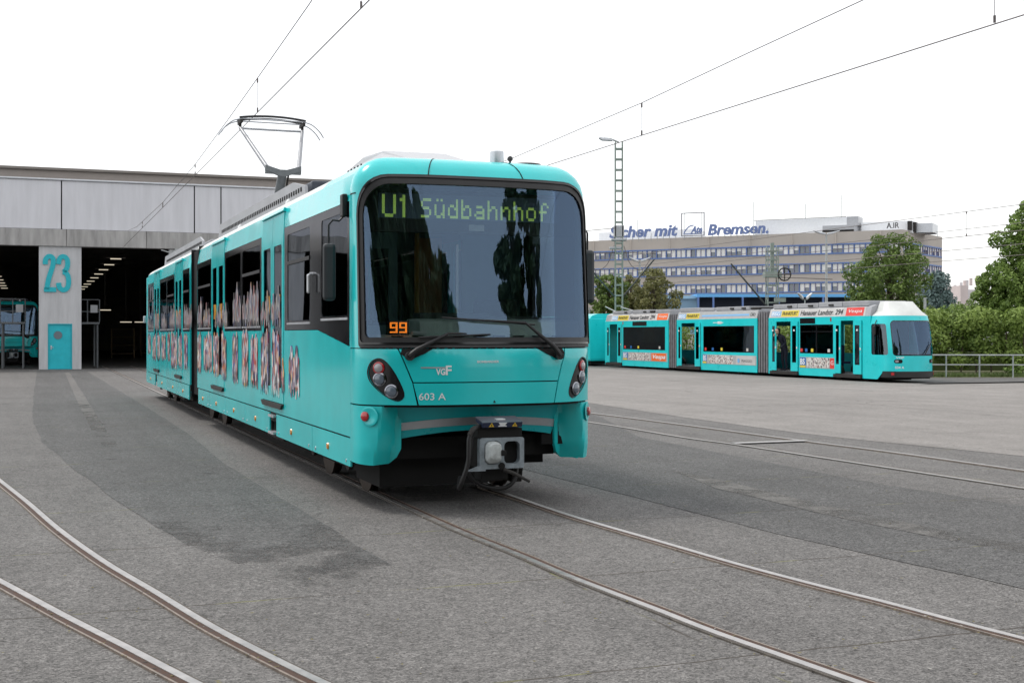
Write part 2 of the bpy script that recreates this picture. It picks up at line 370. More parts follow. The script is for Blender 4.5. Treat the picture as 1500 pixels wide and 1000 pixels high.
def make_lrv(root):
    # ---- front cap in painted panels
    fr=1.45; fri=1.35
    def frame(a,top,bot,r): return rrect2(-a,a,bot,top,r,.05,8)
    fo=frame(1.47,3.42,1.655,.42); gi=frame(1.36,3.325,1.76,.34)
    # teal shell above and beside the windshield
    patch('front_surround',rect(-1.83,1.83,1.655,3.3)[:2]+[(1.83,3.3),(1.83,3.8),(-1.83,3.8),(-1.83,3.3)],[rrect2(-1.465,1.465,1.66,3.415,.42,.05,8)],FS,TEAL,root,.09,.03,off=0)
    patch('windshield_frame',fo,[gi],FS,RUB,root,.07,.045,off=.012)
    patch('windshield_seal',frame(1.445,3.40,1.69,.40),[frame(1.425,3.385,1.71,.385)],FS,BLK,root,.07,.02,off=.024)
    patch('windshield',gi,[],FS,WGL,root,.09,.004,off=-.004)
    # hood panels, separated by thin dark joints
    g=.006
    hood_u=[(-.845+.01,1.315),(.755,1.315),(.80,1.46),(.845,1.56),(.865,1.645),(-.985,1.645),(-.955,1.58),(-.90,1.46)]
    patch('bonnet_panel',hood_u,[],FS,TEAL,root,.09,.03)
    patch('lower_bonnet_panel',[(-.775,1.085),(.70,1.085),(.75,1.303),(-.835,1.303)],[],FS,TEAL,root,.09,.03)
    for sg in(-1,1):
        k=-1 if sg<0 else 1
        ins=[(.795,1.085),(.845,1.30),(.915,1.46),(.97,1.58),(1.0,1.645)] if sg<0 else [(.715,1.085),(.765,1.30),(.815,1.46),(.86,1.56),(.88,1.645)]
        pol=[(p[0]*k,p[1]) for p in ins]+[(1.825*k,1.645),(1.825*k,1.085)]
        tdrop=[(1.0,1.13),(.94,1.17),(.95,1.25),(1.03,1.40),(1.12,1.51),(1.2,1.545),(1.29,1.51),(1.335,1.42),(1.31,1.33),(1.22,1.24),(1.1,1.16)]
        td=[(p[0]*k,p[1]) for p in spl(tdrop,5,True)]
        if k>0: pol=pol[::-1]
        patch('headlight_panel',pol,[td],FS,TEAL,root,.07,.03)
        hl=patch('headlight_cluster',td,[],FS,BLK,root,.05,.06,off=-.012)
        patch('headlight_rim',spl([(1.08*k+(p[0]-1.08*k)*1.05,1.33+(p[1]-1.33)*1.04) for p in td[::5]],5,True),[td],FS,BLK,hl,.05,.008,off=.003)
        for (a,h,rr,mm) in((1.21,1.455,.062,RED),(1.2,1.34,.072,CHR),(1.07,1.22,.072,CHR)):
            p=Vector(FS(a*k,h)); n=(Vector(FS(a*k+1e-3,h))-p).cross(Vector(FS(a*k,h+1e-3))-p).normalized()
            q=n.to_track_quat('Z','Y').to_matrix()
            m_=MB(); m_.lathe([(rr,-.015),(rr,.0),(rr*.82,.006),(rr*.6,-.004)],(0,0,0),n=20); m_.v=[tuple(p+q@Vector(v)) for v in m_.v]
            la=m_.build('lamp',mm,hl,True)
            m_=MB(); m_.lathe([(rr*.72,-.004),(rr*.72,.008),(rr*.4,.018),(rr*.12,.02)],(0,0,0),n=20); m_.v=[tuple(p+q@Vector(v)) for v in m_.v]
            m_.build('lens',LENS if mm is RED else mat('projector_lens',(.12,.15,.19),.05,coat=1),hl,True)
        # bumper flaps: outer face and inner facet folding back
        def flap(a,h,k=k):
            x,y,z=FS(a,h); aa=abs(a); lim=1.17+.12*(1.05-h)/.55*.7
            if aa<lim: y+=min(.30,(lim-aa)*1.15)
            low=max(0,(.62-h)); y+=low*.25
            return (x,y,z)
        o_=[(.92,.535),(.88,.62),(.87,1.07),(1.825,1.07),(1.825,.49),(1.3,.47),(1.0,.47)]
        pol=[(p[0]*k,p[1]) for p in o_]; 
        if k<0: pass
        else: pol=pol[::-1]
        fl=patch('bumper_flap',pol[::-1] if k>0 else pol,[],flap,TEAL,root,.045,.035)
        p=Vector(FS(1.37*k,.965)); n=(Vector(FS(1.37*k+1e-3,.965))-p).cross(Vector(FS(1.37*k,.966))-p).normalized(); q=n.to_track_quat('Z','Y').to_matrix()
        m_=MB(); m_.lathe([(.115,0),(.115,.006),(.10,.009),(.075,.003)],(0,0,0),n=24); m_.v=[tuple(p+q@Vector((v[0]+(.05 if k<0 else -.04),v[1]*.85,v[2]))) for v in m_.v]; m_.build('lamp_bezel',TEAL,fl,True)
        m_=MB(); m_.lathe([(.048,0),(.048,.02),(.03,.03)],(0,0,0),n=20); m_.v=[tuple(p+q@Vector(v)) for v in m_.v]; m_.build('marker_lamp',RED,fl,True)
    def val(a,h):
        x,y,z=FS(a,h); return (x,y+.27+(1.08-h)*.2,z)
    arch=[(-.93,.70)]+[(-.9+1.8*i/12,.72+.085*(1-((i-6)/6)**2)) for i in range(13)]+[(.93,.70),(.93,1.09),(-.93,1.09)]
    patch('front_valance',arch,[],val,mat('teal_valance',(.008,.42,.46),.3,var=.06),root,.09,.02)
    st=[(-.92,.80)]+[(-.9+1.8*i/12,.805+.055*(1-((i-6)/6)**2)) for i in range(13)]+[(.92,.80),(.92,.885)]+[(.9-1.8*i/12,.885+.055*(1-((i-6)/6)**2)) for i in range(13)]+[(-.92,.885)]
    patch('valance_stripe',st,[],val,SILV,root,.09,.004,off=.006)
    # backing behind joints
    patch('joint_backing',rect(-1.82,1.82,1.06,1.67),[],FS,SLIT,root,.12,.01,off=-.028)
    # seams on the dome
    for a in(-.585,.49):
        patch('roof_seam',rect(a-.006,a+.006,3.43,3.78),[],FS,SLIT,root,.05,.004,off=.003)
    for k in(-1,1): patch('corner_seam',rect(min(k*1.5,k*1.82),max(k*1.5,k*1.82),3.235,3.247),[],FS,SLIT,root,.05,.004,off=.003)
    # roof cap closing the dome
    N=40; ring=[FS(-1.83+3.66*i/N,3.8) for i in range(N+1)]
    m_=MB(); m_.add([(x,y,z) for x,y,z in ring]+[(x,.03,z) for x,y,z in ring],[(i,i+1,N+2+i,N+1+i) for i in range(N)]); m_.build('dome_top',TEAL,root)
    # ---- bodies
    for si,(b0,b1,doors,bands) in enumerate(((0.0,12.92,DOORS1,BANDS1),(14.2,24.75,DOORS2,BANDS2))):
        for side in(0,1):
            f=SB(side); holes=[]
            for d0,d1 in doors: holes.append(side_rect(side,d0,d1,.86,3.40))
            for w0,w1 in bands:
                w1_=min(w1,b1-.03); w0_=max(w0,b0+.03)
                if si==0 and w0<1: holes.append(sidepoly(side,[(.03,1.665),(1.6,1.84),(w1_,1.84),(w1_,WZ1),(.03,WZ1)][::-1 if side==0 else 1]))
                else: holes.append(side_rect(side,w0_,w1_,WZ0,WZ1))
            top=3.46
            wl=patch('side_wall',side_rect(side,b0,b1,.73,top),holes,f,TEAL,root,.5,.03)
            patch('roof_edge',side_rect(side,b0+(.0 if si else 1.55),b1,top,3.8),[],f,ROOFW,root,.09,.03)
            if si==0: patch('cab_roof_edge',side_rect(side,0,1.55,top,3.8),[],f,TEAL,root,.09,.03)
            # bands
            for bi,(w0,w1) in enumerate(bands):
                w1_=min(w1,b1-.03)-.006; w0_=max(w0,b0+.03)+.006
                if si==0 and w0<1:
                    outer=sidepoly(side,[(.036,1.672),(1.6,1.847),(w1_,1.847),(w1_,WZ1-.006),(.036,WZ1-.006)][::-1 if side==0 else 1]); wins=[(.12,1.38,1.99,3.08),(2.02,3.42,1.96,3.07)]
                else:
                    outer=side_rect(side,w0_,w1_,WZ0+.006,WZ1-.006); L=w1_-w0_; n=2 if L>2.5 else 1
                    wins=[(w0_+.1+i*L/n,w0_+(i+1)*L/n-.1,1.93,3.08) for i in range(n)]
                bd=patch('window_band',outer,[side_rect(side,*w,.04) for w in wins],f,BLK,root,.3,.03,off=.002)
                for wi,w in enumerate(wins):
                    gl=patch('window_glass',side_rect(side,w[0]+.003,w[1]-.003,w[2]+.003,w[3]-.003,.04),[],f,SGL,bd,.4,.006,off=-.004)
                    # tilt window bar / rim
                    if not(si==0 and bi==0 and wi==0) and (wi==0 or bi==0):
                        hz=2.68
                        patch('vent_bar',side_rect(side,w[0]+.01,w[1]-.01,hz,hz+.045),[],f,RUB,bd,.4,.01,off=.012)
                    patch('window_sill',side_rect(side,w[0]-.02,w[1]+.02,w[2]-.045,w[2]-.02),[],f,ALU,bd,.4,.008,off=.010)
            # doors
            for d0,d1 in doors:
                mid=(d0+d1)/2
                for e0,e1 in((d0+.012,mid-.006),(mid+.006,d1-.012)):
                    dr=patch('door_leaf',side_rect(side,e0,e1,.875,3.385),[side_rect(side,e0+.12,e1-.12,1.08,2.98,.05)],f,TEAL,root,.4,.03,off=.006)
                    patch('door_glass',side_rect(side,e0+.123,e1-.123,1.083,2.977,.05),[],f,SGL,dr,.4,.006,off=.001)
                    if side==0:
                        s0=e0+.17; m_=MB(); lo=2.06; flip=1 if e0<mid-.1 and e1<mid else -1
                        for j in range(3):
                            y=s0+.02+j*.105; x=-.012
                            a=.06*flip
                            P=[(y,lo),(y+.055,lo),(y+.055+a,lo+.13),(y+.055,lo+.26),(y,lo+.26),(y+a,lo+.13)]
                            m_.prism(P,0,x,x+.003)
                        m_.build('chevron_sign',ORG,dr)
                patch('door_header',side_rect(side,d0-.02,d1+.02,3.395,3.435),[],f,TEAL,root,.4,.05,off=.035)
                m_=MB(); 
                if side==0: m_.prism([(d0+.12,.80),(d1-.18,.80),(d1-.05,.865),(d0-.0,.865)],0,-.035,.02)
                else: m_.prism([(d0+.12,.80),(d1-.18,.80),(d1-.05,.865),(d0-.0,.865)],0,W2-.02,W2+.035)
                m_.build('door_step',DKM,root)
            # skirts
            segs=[(0.0,1.9),(1.915,4.24),(4.76,6.9),(6.915,9.0),(9.015,11.1),(11.115,12.78)] if si==0 else [(14.35,16.4),(16.415,18.6),(18.615,21.6),(22.1,24.7)]
            for a0,a1 in segs:
                lo=.42
                sk=patch('skirt_panel',side_rect(side,a0,a1,lo,.712),[],f,TEAL,root,.5,.02,off=-.002)
                m_=MB(); xx=(-.004,.002) if side==0 else (W2-.002,W2+.004)
                for yb in(a0+.18,a1-.18): m_.lathe([(.018,xx[0]),(.018,xx[1])],(0,yb,.47),'x',10)
                m_.build('latch',ALU,sk)
                m_=MB(); m_.lathe([(.032,-.014 if side==0 else W2),(.04,0.0 if side==0 else W2+.014)],(0,(a0+a1)/2+.1,.55),'x',12); m_.build('side_marker',AMB,sk,True)
            if side==0 and si==0:
                m_=MB(); m_.box(-.03,.12,4.3,4.7,.43,.46); m_.box(-.03,.12,4.3,4.7,.66,.69); m_.build('access_step',ALU,root)
            m_=MB(); x0=.02 if side==0 else W2-.14
            m_.box(x0,x0+.12,b0+.05,b1-.05,.60,.74); m_.build('sill_beam',SLIT,root)
        # roof deck, floor, ceiling
        m_=MB(); m_.box(.39,W2-.39,b0+(.02 if si==0 else 0),b1,3.60,3.637); m_.build('roof_deck',ROOFG,root)
        m_=MB(); m_.box(.04,W2-.04,b0-(.3 if si==0 else 0),b1,.78,.86); m_.build('cabin_floor',INTD,root)
        m_=MB(); m_.box(.42,W2-.42,b0+1.6*(si==0),b1,3.02,3.06); m_.build('cabin_ceiling',INT,root)
        # seats
        y=b0+(2.3 if si==0 else .6)
        while y<b1-1.2:
            if not any(d0-.5<y<d1+.2 for d0,d1 in doors):
                for sx in(.12,1.62):
                    m_=MB(); m_.box(sx,sx+.84,y,y+.42,1.24,1.32); m_.box(sx,sx+.84,y+.42,y+.48,1.3,1.98); m_.box(sx+.3,sx+.5,y+.1,y+.35,.86,1.24); m_.build('passenger_seat',SEAT,root,bevel=.03)
            y+=.85
        for d0,d1 in doors:
            for (px,py) in((.35,d0-.05),(.35,d1+.05),(1.29,(d0+d1)/2)):
                MB().tube([(px,py,.86),(px,py,3.03)],.018).build('grab_pole',YEL,root,True)
    # end wall (rear) and its lower cowl
    m_=MB(); m_.box(.0,W2,24.75,24.82,.42,3.4); m_.build('rear_end_wall',TEAL,root,bevel=.03)
    for b in (12.9,14.17):
        m_=MB(); m_.box(.03,W2-.03,b,b+.03,.5,3.55); m_.build('section_end_frame',BLK,root)
    m_=MB()
    for i in range(12):
        b=12.95+i*.1; ex=.0 if i%2 else .05
        m_.box(.08+ex,W2-.08-ex,b,b+.1,.55,3.5-ex)
    m_.build('bellows',RUB,root)
    # ---- cab inside
    m_=MB(); m_.prism([(-.46,1.66),(-.46,1.76),(-.38,1.785),(.25,1.79),(.3,1.2),(-.46,1.2)],0,.2,W2-.2); m_.prism([(-.33,1.78),(-.29,1.93),(-.15,1.955),(.2,1.955),(.2,1.78)],0,.66,W2-.12); ds=m_.build('dashboard',DASH,root,bevel=.02)
    m_=MB(); m_.box(.72,1.5,-.1,.18,1.955,2.02); m_.box(1.5,2.2,.1,.2,1.955,1.99); m_.build('instrument_hood',INTD,ds,bevel=.02)
    m_=MB()
    for i in range(9): m_.box(.32+i*.22,.44+i*.22,-.455,-.43,1.768,1.778)
    m_.build('air_slot',SLIT,ds)
    m_=MB(); m_.prism([(.45,.86),(1.3,.86)],0,0,0) if False else None
    m_=MB(); m_.box(1.75,2.3,.62,1.1,1.2,1.32); m_.box(1.75,2.3,1.1,1.22,1.3,2.2); m_.box(1.9,2.15,.75,.95,.86,1.2); m_.build('driver_seat',INTD,root,bevel=.05)
    # partition behind the driver with a doorway
    m_=MB(); m_.box(.05,.95,1.58,1.62,.86,1.9); m_.box(.05,.2,1.58,1.62,1.9,3.02); m_.box(.85,.95,1.58,1.62,1.9,3.02); m_.box(1.75,2.5,1.58,1.62,.86,3.02); m_.box(.2,.85,1.58,1.62,2.8,3.02); m_.build('cab_partition',mat('cab_partition_teal_grey',(.22,.36,.38),.5,var=.1),root)
    MB().tube([(1.18,1.55,.9),(1.18,1.55,3.05)],.03).build('grab_pole',YEL,root,True)
    m_=MB(); m_.box(1.22,1.55,1.75,1.8,1.0,2.95); m_.build('interior_door',mat('interior_door_brown',(.5,.2,.07),.5,var=.2),root)
    # destination display
    m_=MB(); m_.box(.12,W2-.12,-.14,.0,2.86,3.30); dd=m_.build('destination_display',INTD,root)
    m_=MB(); m_.box(.26,2.3,-.146,-.141,3.0,3.26); m_.build('display_panel',LEDP,dd)
    m_=MB(); m_.box(1.25,1.42,-.15,-.143,2.89,2.955); m_.build('nameplate',WHITE,dd)
    G={'U':["10001"]*6+["01110"],'1':["00100","01100","00100","00100","00100","00100","00100"],
    'S':["01111","10000","10000","01110","00001","00001","11110"],'ü':["01010","00000","10001","10001","10001","10011","01101"],
    'd':["00001","00001","01101","10011","10001","10001","01111"],'b':["10000","10000","10110","11001","10001","10001","11110"],
    'a':["00000","00000","01110","00001","01111","10001","01111"],'h':["10000","10000","10110","11001","10001","10001","10001"],
    'n':["00000","00000","10110","11001","10001","10001","10001"],'o':["00000","00000","01110","10001","10001","10001","01110"],
    'f':["00110","01001","01000","11110","01000","01000","01000"]}
    m_=MB(); yv=-.152
    def glyph(ch,x,z0,cw,chh,n=2):
        for r_,row in enumerate(G[ch]):
            for c_,b_ in enumerate(row):
                if b_=='1':
                    for i in range(n):
                        for j in range(n):
                            xx=x+(c_+i/n)*cw; zz=z0+(6-r_+j/n)*chh
                            m_.quad((xx,yv,zz),(xx+cw/n*.72,yv,zz),(xx+cw/n*.72,yv,zz+chh/n*.75),(xx,yv,zz+chh/n*.75))
    glyph('U',.30,3.01,.030,.0335,3); glyph('1',.46,3.01,.030,.0335,3)
    x=.72
    for ch in 'Südbahnhof': glyph(ch,x,3.015,.0225,.029); x+=.148
    m_.build('destination_lettering',LEDY,dd,fix=False)
    # number box 99
    m_=MB(); m_.box(.30,.53,-.36,-.3,1.785,1.935); nb=m_.build('number_display',BLK,root)
    G['9']=["01110","10010","10010","01110","00010","00010","11110"]; G['9']=["1111","1001","1001","1111","0001","0001","1111"]
    m_=MB(); yv=-.366
    glyph('9',.325,1.808,.0205,.0155,2); glyph('9',.425,1.808,.0205,.0155,2); m_.build('number_lettering',LEDO,nb,fix=False)
    m_=MB(); m_.box(.545,.70,-.42,-.34,1.785,1.825); m_.build('white_paper_roll',WHITE,root,bevel=.015)
    m_=MB(); m_.box(1.14,1.165,-.05,-.045,1.9,2.75); m_.build('blind_cord',WHITE,root)
    # front writing
    text('fleet_number','603 A',-.775,-.50,1.135,1.205,FS,WHITE,root,bold=.004)
    text('operator_logo','VG',-.60,-.505,1.385,1.45,FS,WHITE,root,bold=.03)
    patch('operator_logo',[(-.50,1.385),(-.48,1.385),(-.48,1.425),(-.44,1.425),(-.44,1.443),(-.48,1.443),(-.48,1.462),(-.44,1.462),(-.44,1.48),(-.5,1.48)],[],FS,WHITE,root,.05,.002,off=.004)
    patch('logo_bar',rect(-.755,-.5,1.452,1.466),[],FS,SILV,root,.05,.002,off=.004)
    text('maker_lettering','BOMBARDIER',-.17,.065,1.505,1.528,FS,WHITE,root,bold=.02)
    patch('towing_arrow_mark',[(.0,1.10),(.03,1.10),(.015,1.125)],[],FS,SLIT,root,.05,.002,off=.004)
    # wipers
    def on(a,h,o):
        p=Vector(FS(a,h)); n=(Vector(FS(a+1e-3,h))-p).cross(Vector(FS(a,h+1e-3))-p).normalized(); return tuple(p+n*o)
    for (piv,knee,b0,b1,bm) in(((-.87,1.575),(-.47,1.79),(-.76,1.755),(-.02,1.785),(-.28,1.79)),((.75,1.575),(.36,1.90),(-.52,1.955),(.48,1.885),(-.2,1.93))):
        wp=MB().tube([on(*piv,.05),on(piv[0]*.8+knee[0]*.2,piv[1]*.8+knee[1]*.2,.06),on(*knee,.07),on(*bm,.06)],[.03,.024,.013,.009],8).build('wiper',RUB,root,True)
        MB().tube([on(b0[0]+(b1[0]-b0[0])*i/8,b0[1]+(b1[1]-b0[1])*i/8,.04) for i in range(9)],.009,6).build('wiper_blade',RUB,wp,True)
        m_=MB(); c=on(*piv,.03); m_.lathe([(.045,-.03),(.045,.02),(.03,.035)],c,'y',14); m_.build('wiper_pivot',RUB,wp,True)
    for a0,a1,s_ in((-.95,-.62,1),(.5,.83,-1)):
        pol=[(a0,1.648),(a1,1.648),(a1-.1,1.60),(a1-.2,1.555),(a0+.03,1.56),(a0-.02,1.6)] if s_>0 else [(a0,1.648),(a1+.0,1.648),(a1+.03,1.6),(a1-.04,1.545),(a0+.22,1.545),(a0+.1,1.60)]
        patch('wiper_recess',pol[::-1],[],FS,SLIT,root,.06,.004,off=-.008)
        patch('wiper_recess',pol,[],FS,SLIT,root,.06,.006,off=.003)
    # mirrors
    for sx,k in((0,-1),(W2,1)):
        m_=MB(); X=sx+k*.03; m_.box(min(sx,sx+k*.06),max(sx,sx+k*.06),.10,.22,3.02,3.26); mi=m_.build('mirror_bracket',RUB,root,bevel=.015)
        MB().tube([(X,.16,3.03),(X+k*.05,.16,2.98),(X+k*.12,.16,2.985),(X+k*.16,.17,2.93),(X+k*.16,.17,2.72)],.011,8).build('mirror_arm',RUB,mi,True)
        m_=MB(); a=X+k*.16; m_.box(a-.07,a+.07,.10,.18,2.14,2.74); m_.build('mirror_head',mat('mirror_housing',(.03,.035,.04),.5),mi,bevel=.05)
    m_=MB(); m_.box(-.075,-.035,1.80,1.88,2.27,2.50); sn_=m_.build('door_camera',ALU,root,bevel=.02); MB().tube([(-.04,1.85,2.5),(.0,1.85,2.5)],.02).build('camera_mount',ALU,sn_)
    m_=MB(); m_.box(-.11,-.03,24.5,24.64,2.1,2.3); m_.build('door_camera',ALU,root,bevel=.02)
    # ---- coupler
    cx=1.22; cy=-.98
    m_=MB(); m_.box(cx-.36+.02,cx+.30,cy,cy+.3,.40,.44)
    def cf(a,h): return (a,cy,h)
    plate=patch('coupler_face',rrect(cx-.27,cx+.29,.42,.79,.03),[rrect(cx-.215,cx-.0,.475,.755,.07),rrect(cx+.035,cx+.235,.475,.745,.06)],cf,CPL,None,.1,.10,off=0)
    cp=empty('coupler',(0,0,0)); cp.parent=root; plate.parent=cp
    m_=MB(); m_.box(cx-.26,cx+.28,cy+.1,cy+.38,.43,.78); m_.build('coupler_body',SLIT,cp)
    m_=MB(); m_.prism([(cx-.205,.49),(cx-.005,.49),(cx-.005,.74),(cx-.205,.74)],1,cy+.05,cy-.03); 
    m_=MB()
    P=[rrect(cx-.21,cx-.005,.48,.75,.07,4),rrect(cx-.20,cx-.015,.49,.745,.07,4),rrect(cx-.175,cx-.045,.55,.725,.04,4)]; yy=[cy+.05,cy-.05,cy-.12]
    n=len(P[0]); m_.add([(p[0],y,p[1]) for pp,y in zip(P,yy) for p in pp],[(i*n+k,i*n+(k+1)%n,(i+1)*n+(k+1)%n,(i+1)*n+k) for i in range(2) for k in range(n)]+[tuple(range(2*n,3*n))]); m_.build('coupler_cone',CPLL,cp,True,angle=50)
    m_=MB(); m_.box(cx-.05,cx+.01,cy-.14,cy-.04,.585,.65); m_.box(cx+.01,cx+.04,cy-.07,cy-.04,.6,.63); m_.build('coupler_hook',SLIT,cp,bevel=.008)
    m_=MB(); m_.lathe([(.04,-.02),(.04,.01)],(cx+.0,cy,.455),'y',16); m_.build('coupler_bolt',SLIT,cp,True)
    m_=MB(); m_.prism([(cx-.45,.40),(cx-.2,.40),(cx-.2,.46),(cx-.28,.46)],1,cy,cy+.04); m_.build('coupler_horn',CPL,cp)
    m_=MB(); m_.box(cx-.29,cx+.27,cy+.02,cy+.3,.79,.9); m_.build('contact_box',SLIT,cp)
    m_=MB(); m_.prism([(cy-.03,.915),(cy-.05,.975),(cy+.22,1.02),(cy+.22,.98)],0,cx-.25,cx+.25); cv=m_.build('contact_cover',NAVY,cp)
    m_=MB(); m_.prism([(cy-.048,.975),(cy-.0,.993),(cy+.22,1.032),(cy+.22,1.022)],0,cx-.26,cx+.255); m_.build('cover_top',mat('cover_grey',(.11,.11,.13),.4,var=.2),cv)
    def cvf(a,h): return (a,cy-.03-(h-.915)/.06*.02,h)
    for q in(-.14,.155):
        patch('warning_triangle',[(cx+q-.034,.924),(cx+q+.034,.924),(cx+q,.972)],[],cvf,YTRI,cv,.1,.003,off=.004)
        patch('warning_mark',rect(cx+q-.004,cx+q+.004,.932,.955),[],cvf,SLIT,cv,.1,.002,off=.007)
    patch('cover_emblem',[(cx-.055,.925),(cx+.055,.925),(cx+.055,.932),(cx+.03,.945),(cx+.055,.972),(cx-.055,.972),(cx-.03,.945),(cx-.055,.932)],[],cvf,WHITE,cv,.1,.003,off=.004)
    m_=MB(); m_.box(cx-.05,cx+.05,cy+.0,cy+.12,.999,1.013); m_.build('cover_emblem',WHITE,cv)
    MB().tube(spl([(cx-.25,cy+.05,.93),(cx-.36,cy-.02,.90),(cx-.42,cy-.04,.80),(cx-.43,cy-.05,.68),(cx-.44,cy-.05,.5),(cx-.50,cy-.02,.3),(cx-.50,cy+.1,.2),(cx-.42,cy+.3,.3)],5),.028,10).build('air_hose',RUB,cp,True)
    MB().tube(spl([(cx-.33,cy+.0,.915),(cx-.37,cy-.02,.895),(cx-.42,cy-.04,.83)],4),.031,10).build('hose_fitting',DKM,cp,True)
    MB().tube(spl([(cx-.34,cy+.08,.8),(cx-.37,cy+.08,.6),(cx-.40,cy+.1,.4),(cx-.2,cy+.2,.22),(cx+.05,cy+.12,.17),(cx+.2,cy+.1,.26),(cx+.24,cy+.12,.42)],6),.026,10).build('air_hose',RUB,cp,True)
    MB().tube([(cx+.02,cy-.03,.41),(cx+.12,cy-.10,.37),(cx+.30,cy-.16,.27)],[.028,.022,.016],8).build('coupler_lever',DKM,cp,True)
    m_=MB(); m_.box(cx-.22,cx+.12,cy+.1,cy+.35,.28,.42); m_.build('coupler_heater',SLIT,cp)
    k_=.84; cp.scale=(k_,k_,k_); cp.location=(cx*(1-k_)+.09,cy*(1-k_),.60*(1-k_))
    MB().tube([(cx,cy+.3,.6),(cx,.4,.62)],.09,10).build('coupler_shank',DKM,cp,True)
    m_=MB(); m_.box(2.0,2.35,-.35,.1,.62,.85); m_.box(.35,2.2,-.2,.6,.5,.72); m_.box(.3,1.5,-.05,.95,.20,.6); m_.box(1.5,2.28,.3,.95,.36,.6); m_.box(.45,2.1,1.0,3.4,.2,.7); m_.build('underframe_shade_pan',SLIT,root)  # underframe mass added in near-black to deepen the shade under the front
    m_=MB()
    for x in(.5,2.0): m_.prism([(.55,.12),(1.05,.12),(1.1,.3),(.5,.3)],0,x,x+.12)
    m_.box(.5,2.1,.62,.66,.13,.26); m_.build('track_guard',DKM,root)
    # ---- bogies
    def bogie(b):
        bo=empty('bogie',(0,b,0)); bo.parent=root
        for dy in(-.95,.95):
            for x in(.56,2.07):
                m_=MB(); s=-1 if x<1.3 else 1
                m_.lathe([(.10,-.07),(.14,-.06),(.15,-.03),(.30,-.02),(.33,-.05),(.355,-.05),(.355,.04),(.385,.045),(.385,.07)][::1],(x,dy,.372),'x',28); m_.v=[((x-(v[0]-x)) if s<0 else v[0],v[1],v[2]) if s<0 else v for v in m_.v]
                m_.build('wheel',WHEEL,bo,True)
            MB().tube([(.5,dy,.372),(2.1,dy,.372)],.07,10).build('axle',DKM,bo,True)
        for x in(.33,2.15):
            m_=MB(); m_.prism([(-1.2,.36),(-.8,.30),(-.5,.42),(.5,.42),(.8,.30),(1.2,.36),(1.15,.5),(.5,.6),(-.5,.6),(-1.15,.5)],0,x,x+.1); m_.build('bogie_frame',DKM,bo,bevel=.015)
            for dy in(-.95,.95):
                m_=MB(); m_.lathe([(.13,0),(.13,.05),(.09,.07)],(x-.05 if x<1 else x+.1,dy,.372),'x',14); m_.build('axle_box',DKM,bo,True)
                MB().tube([(x+.05,dy*.75,.42),(x+.05,dy*.75,.66)],.05,10).build('suspension_spring',DKM,bo,True)
            MB().tube([(x+.02,-.35,.3),(x+.02,.35,.3)],.03,8).build('damper',DKM,bo,True)
        m_=MB(); m_.box(.5,2.1,-.35,.35,.35,.6); m_.build('motor',SLIT,bo)
    for b in(2.25,13.55,22.7): bogie(b)
    # underfloor boxes
    rnd=random.Random(3)
    for a0,a1 in((4.9,6.2),(6.5,7.2),(7.5,8.9),(9.3,10.2),(15.6,16.9),(17.2,18.4),(18.8,20.3)):
        m_=MB(); m_.box(.22,W2-.22,a0,a1,.26+rnd.random()*.1,.72); eb=m_.build('equipment_box',DKM,root,bevel=.02)
        m_=MB(); 
        for j in range(3): m_.box(.205,.225,a0+.1+j*.35,a0+.3+j*.35,.36,.58)
        m_.build('box_cover',mat('box_cover_grey',(.08,.085,.09),.6,.2,var=.3),eb)
    # ---- roof
    def fair(b0,b1,z1,ramp):
        m_=MB(); m_.prism([(b0,3.62),(b0+.05,3.80),(b0+ramp,z1),(b1-.3,z1),(b1,3.62)],0,.36,.40)
        fo_=m_.build('roof_fairing',ROOFG,root)
        m_=MB(); y=b0+.25
        while y<b1-.6:
            m_.prism([(y,3.74),(y+.07,3.74),(y+.07,3.80),(y,3.80)],0,.352,.361); y+=.17
        m_.build('vent_slots',SLIT,fo_)
        m_=MB(); m_.prism([(b0,3.62),(b0+.05,3.80),(b0+ramp,z1),(b1-.3,z1),(b1,3.62)],0,W2-.40,W2-.36); m_.build('roof_fairing',ROOFG,root)
    fair(4.05,12.6,3.93,.9); fair(14.9,23.4,3.92,.6)
    m_=MB(); m_.box(.5,W2-.5,4.3,6.6,3.64,3.9); m_.build('roof_equipment_box',mat('roof_dark_box',(.06,.07,.09),.5,var=.3),root,bevel=.03)
    m_=MB(); m_.box(.6,W2-.6,7.2,9.4,3.64,3.88); m_.box(.6,W2-.6,15.5,18.5,3.64,3.88); m_.build('roof_equipment_box',ROOFG,root,bevel=.03)
    m_=MB(); x0,x1=.42,1.55
    m_.add([(x0,2.15,3.62),(x1,2.15,3.62),(x1,.25,3.62),(x0,.25,3.62),(x0+.06,2.1,3.78),(x1-.06,2.1,3.78),(x1-.1,1.6,3.875),(x0+.12,1.6,3.875),(x0+.16,.9,3.85),(x1-.2,.9,3.85),(x1-.25,-.12,3.625),(x0+.2,-.12,3.625)],
      [(0,1,5,4),(4,5,6,7),(7,6,9,8),(8,9,10,11),(0,4,7,8,11,3),(1,2,10,9,6,5),(3,11,10,2)])
    ac=m_.build('air_conditioner_cover',ROOFL,root,bevel=.03)
    m_=MB()
    for j in range(5):
        y=1.98-j*.16; m_.lathe([(.026,-.006),(.026,.006)],(x0+.032,y,3.725),'x',10)
    m_.build('vent_hole',SLIT,ac)
    m_=MB(); m_.lathe([(.075,0),(.075,.14),(.07,.15)],(1.62,.0,3.62)); m_.build('roof_antenna',ALU,root,True)
    m_=MB(); m_.lathe([(.03,-.01),(.03,.01)],(1.78,.02,3.70),'y',12); m_.box(1.77,1.79,.01,.03,3.62,3.7); m_.build('roof_eyelet',BLK,root,True)
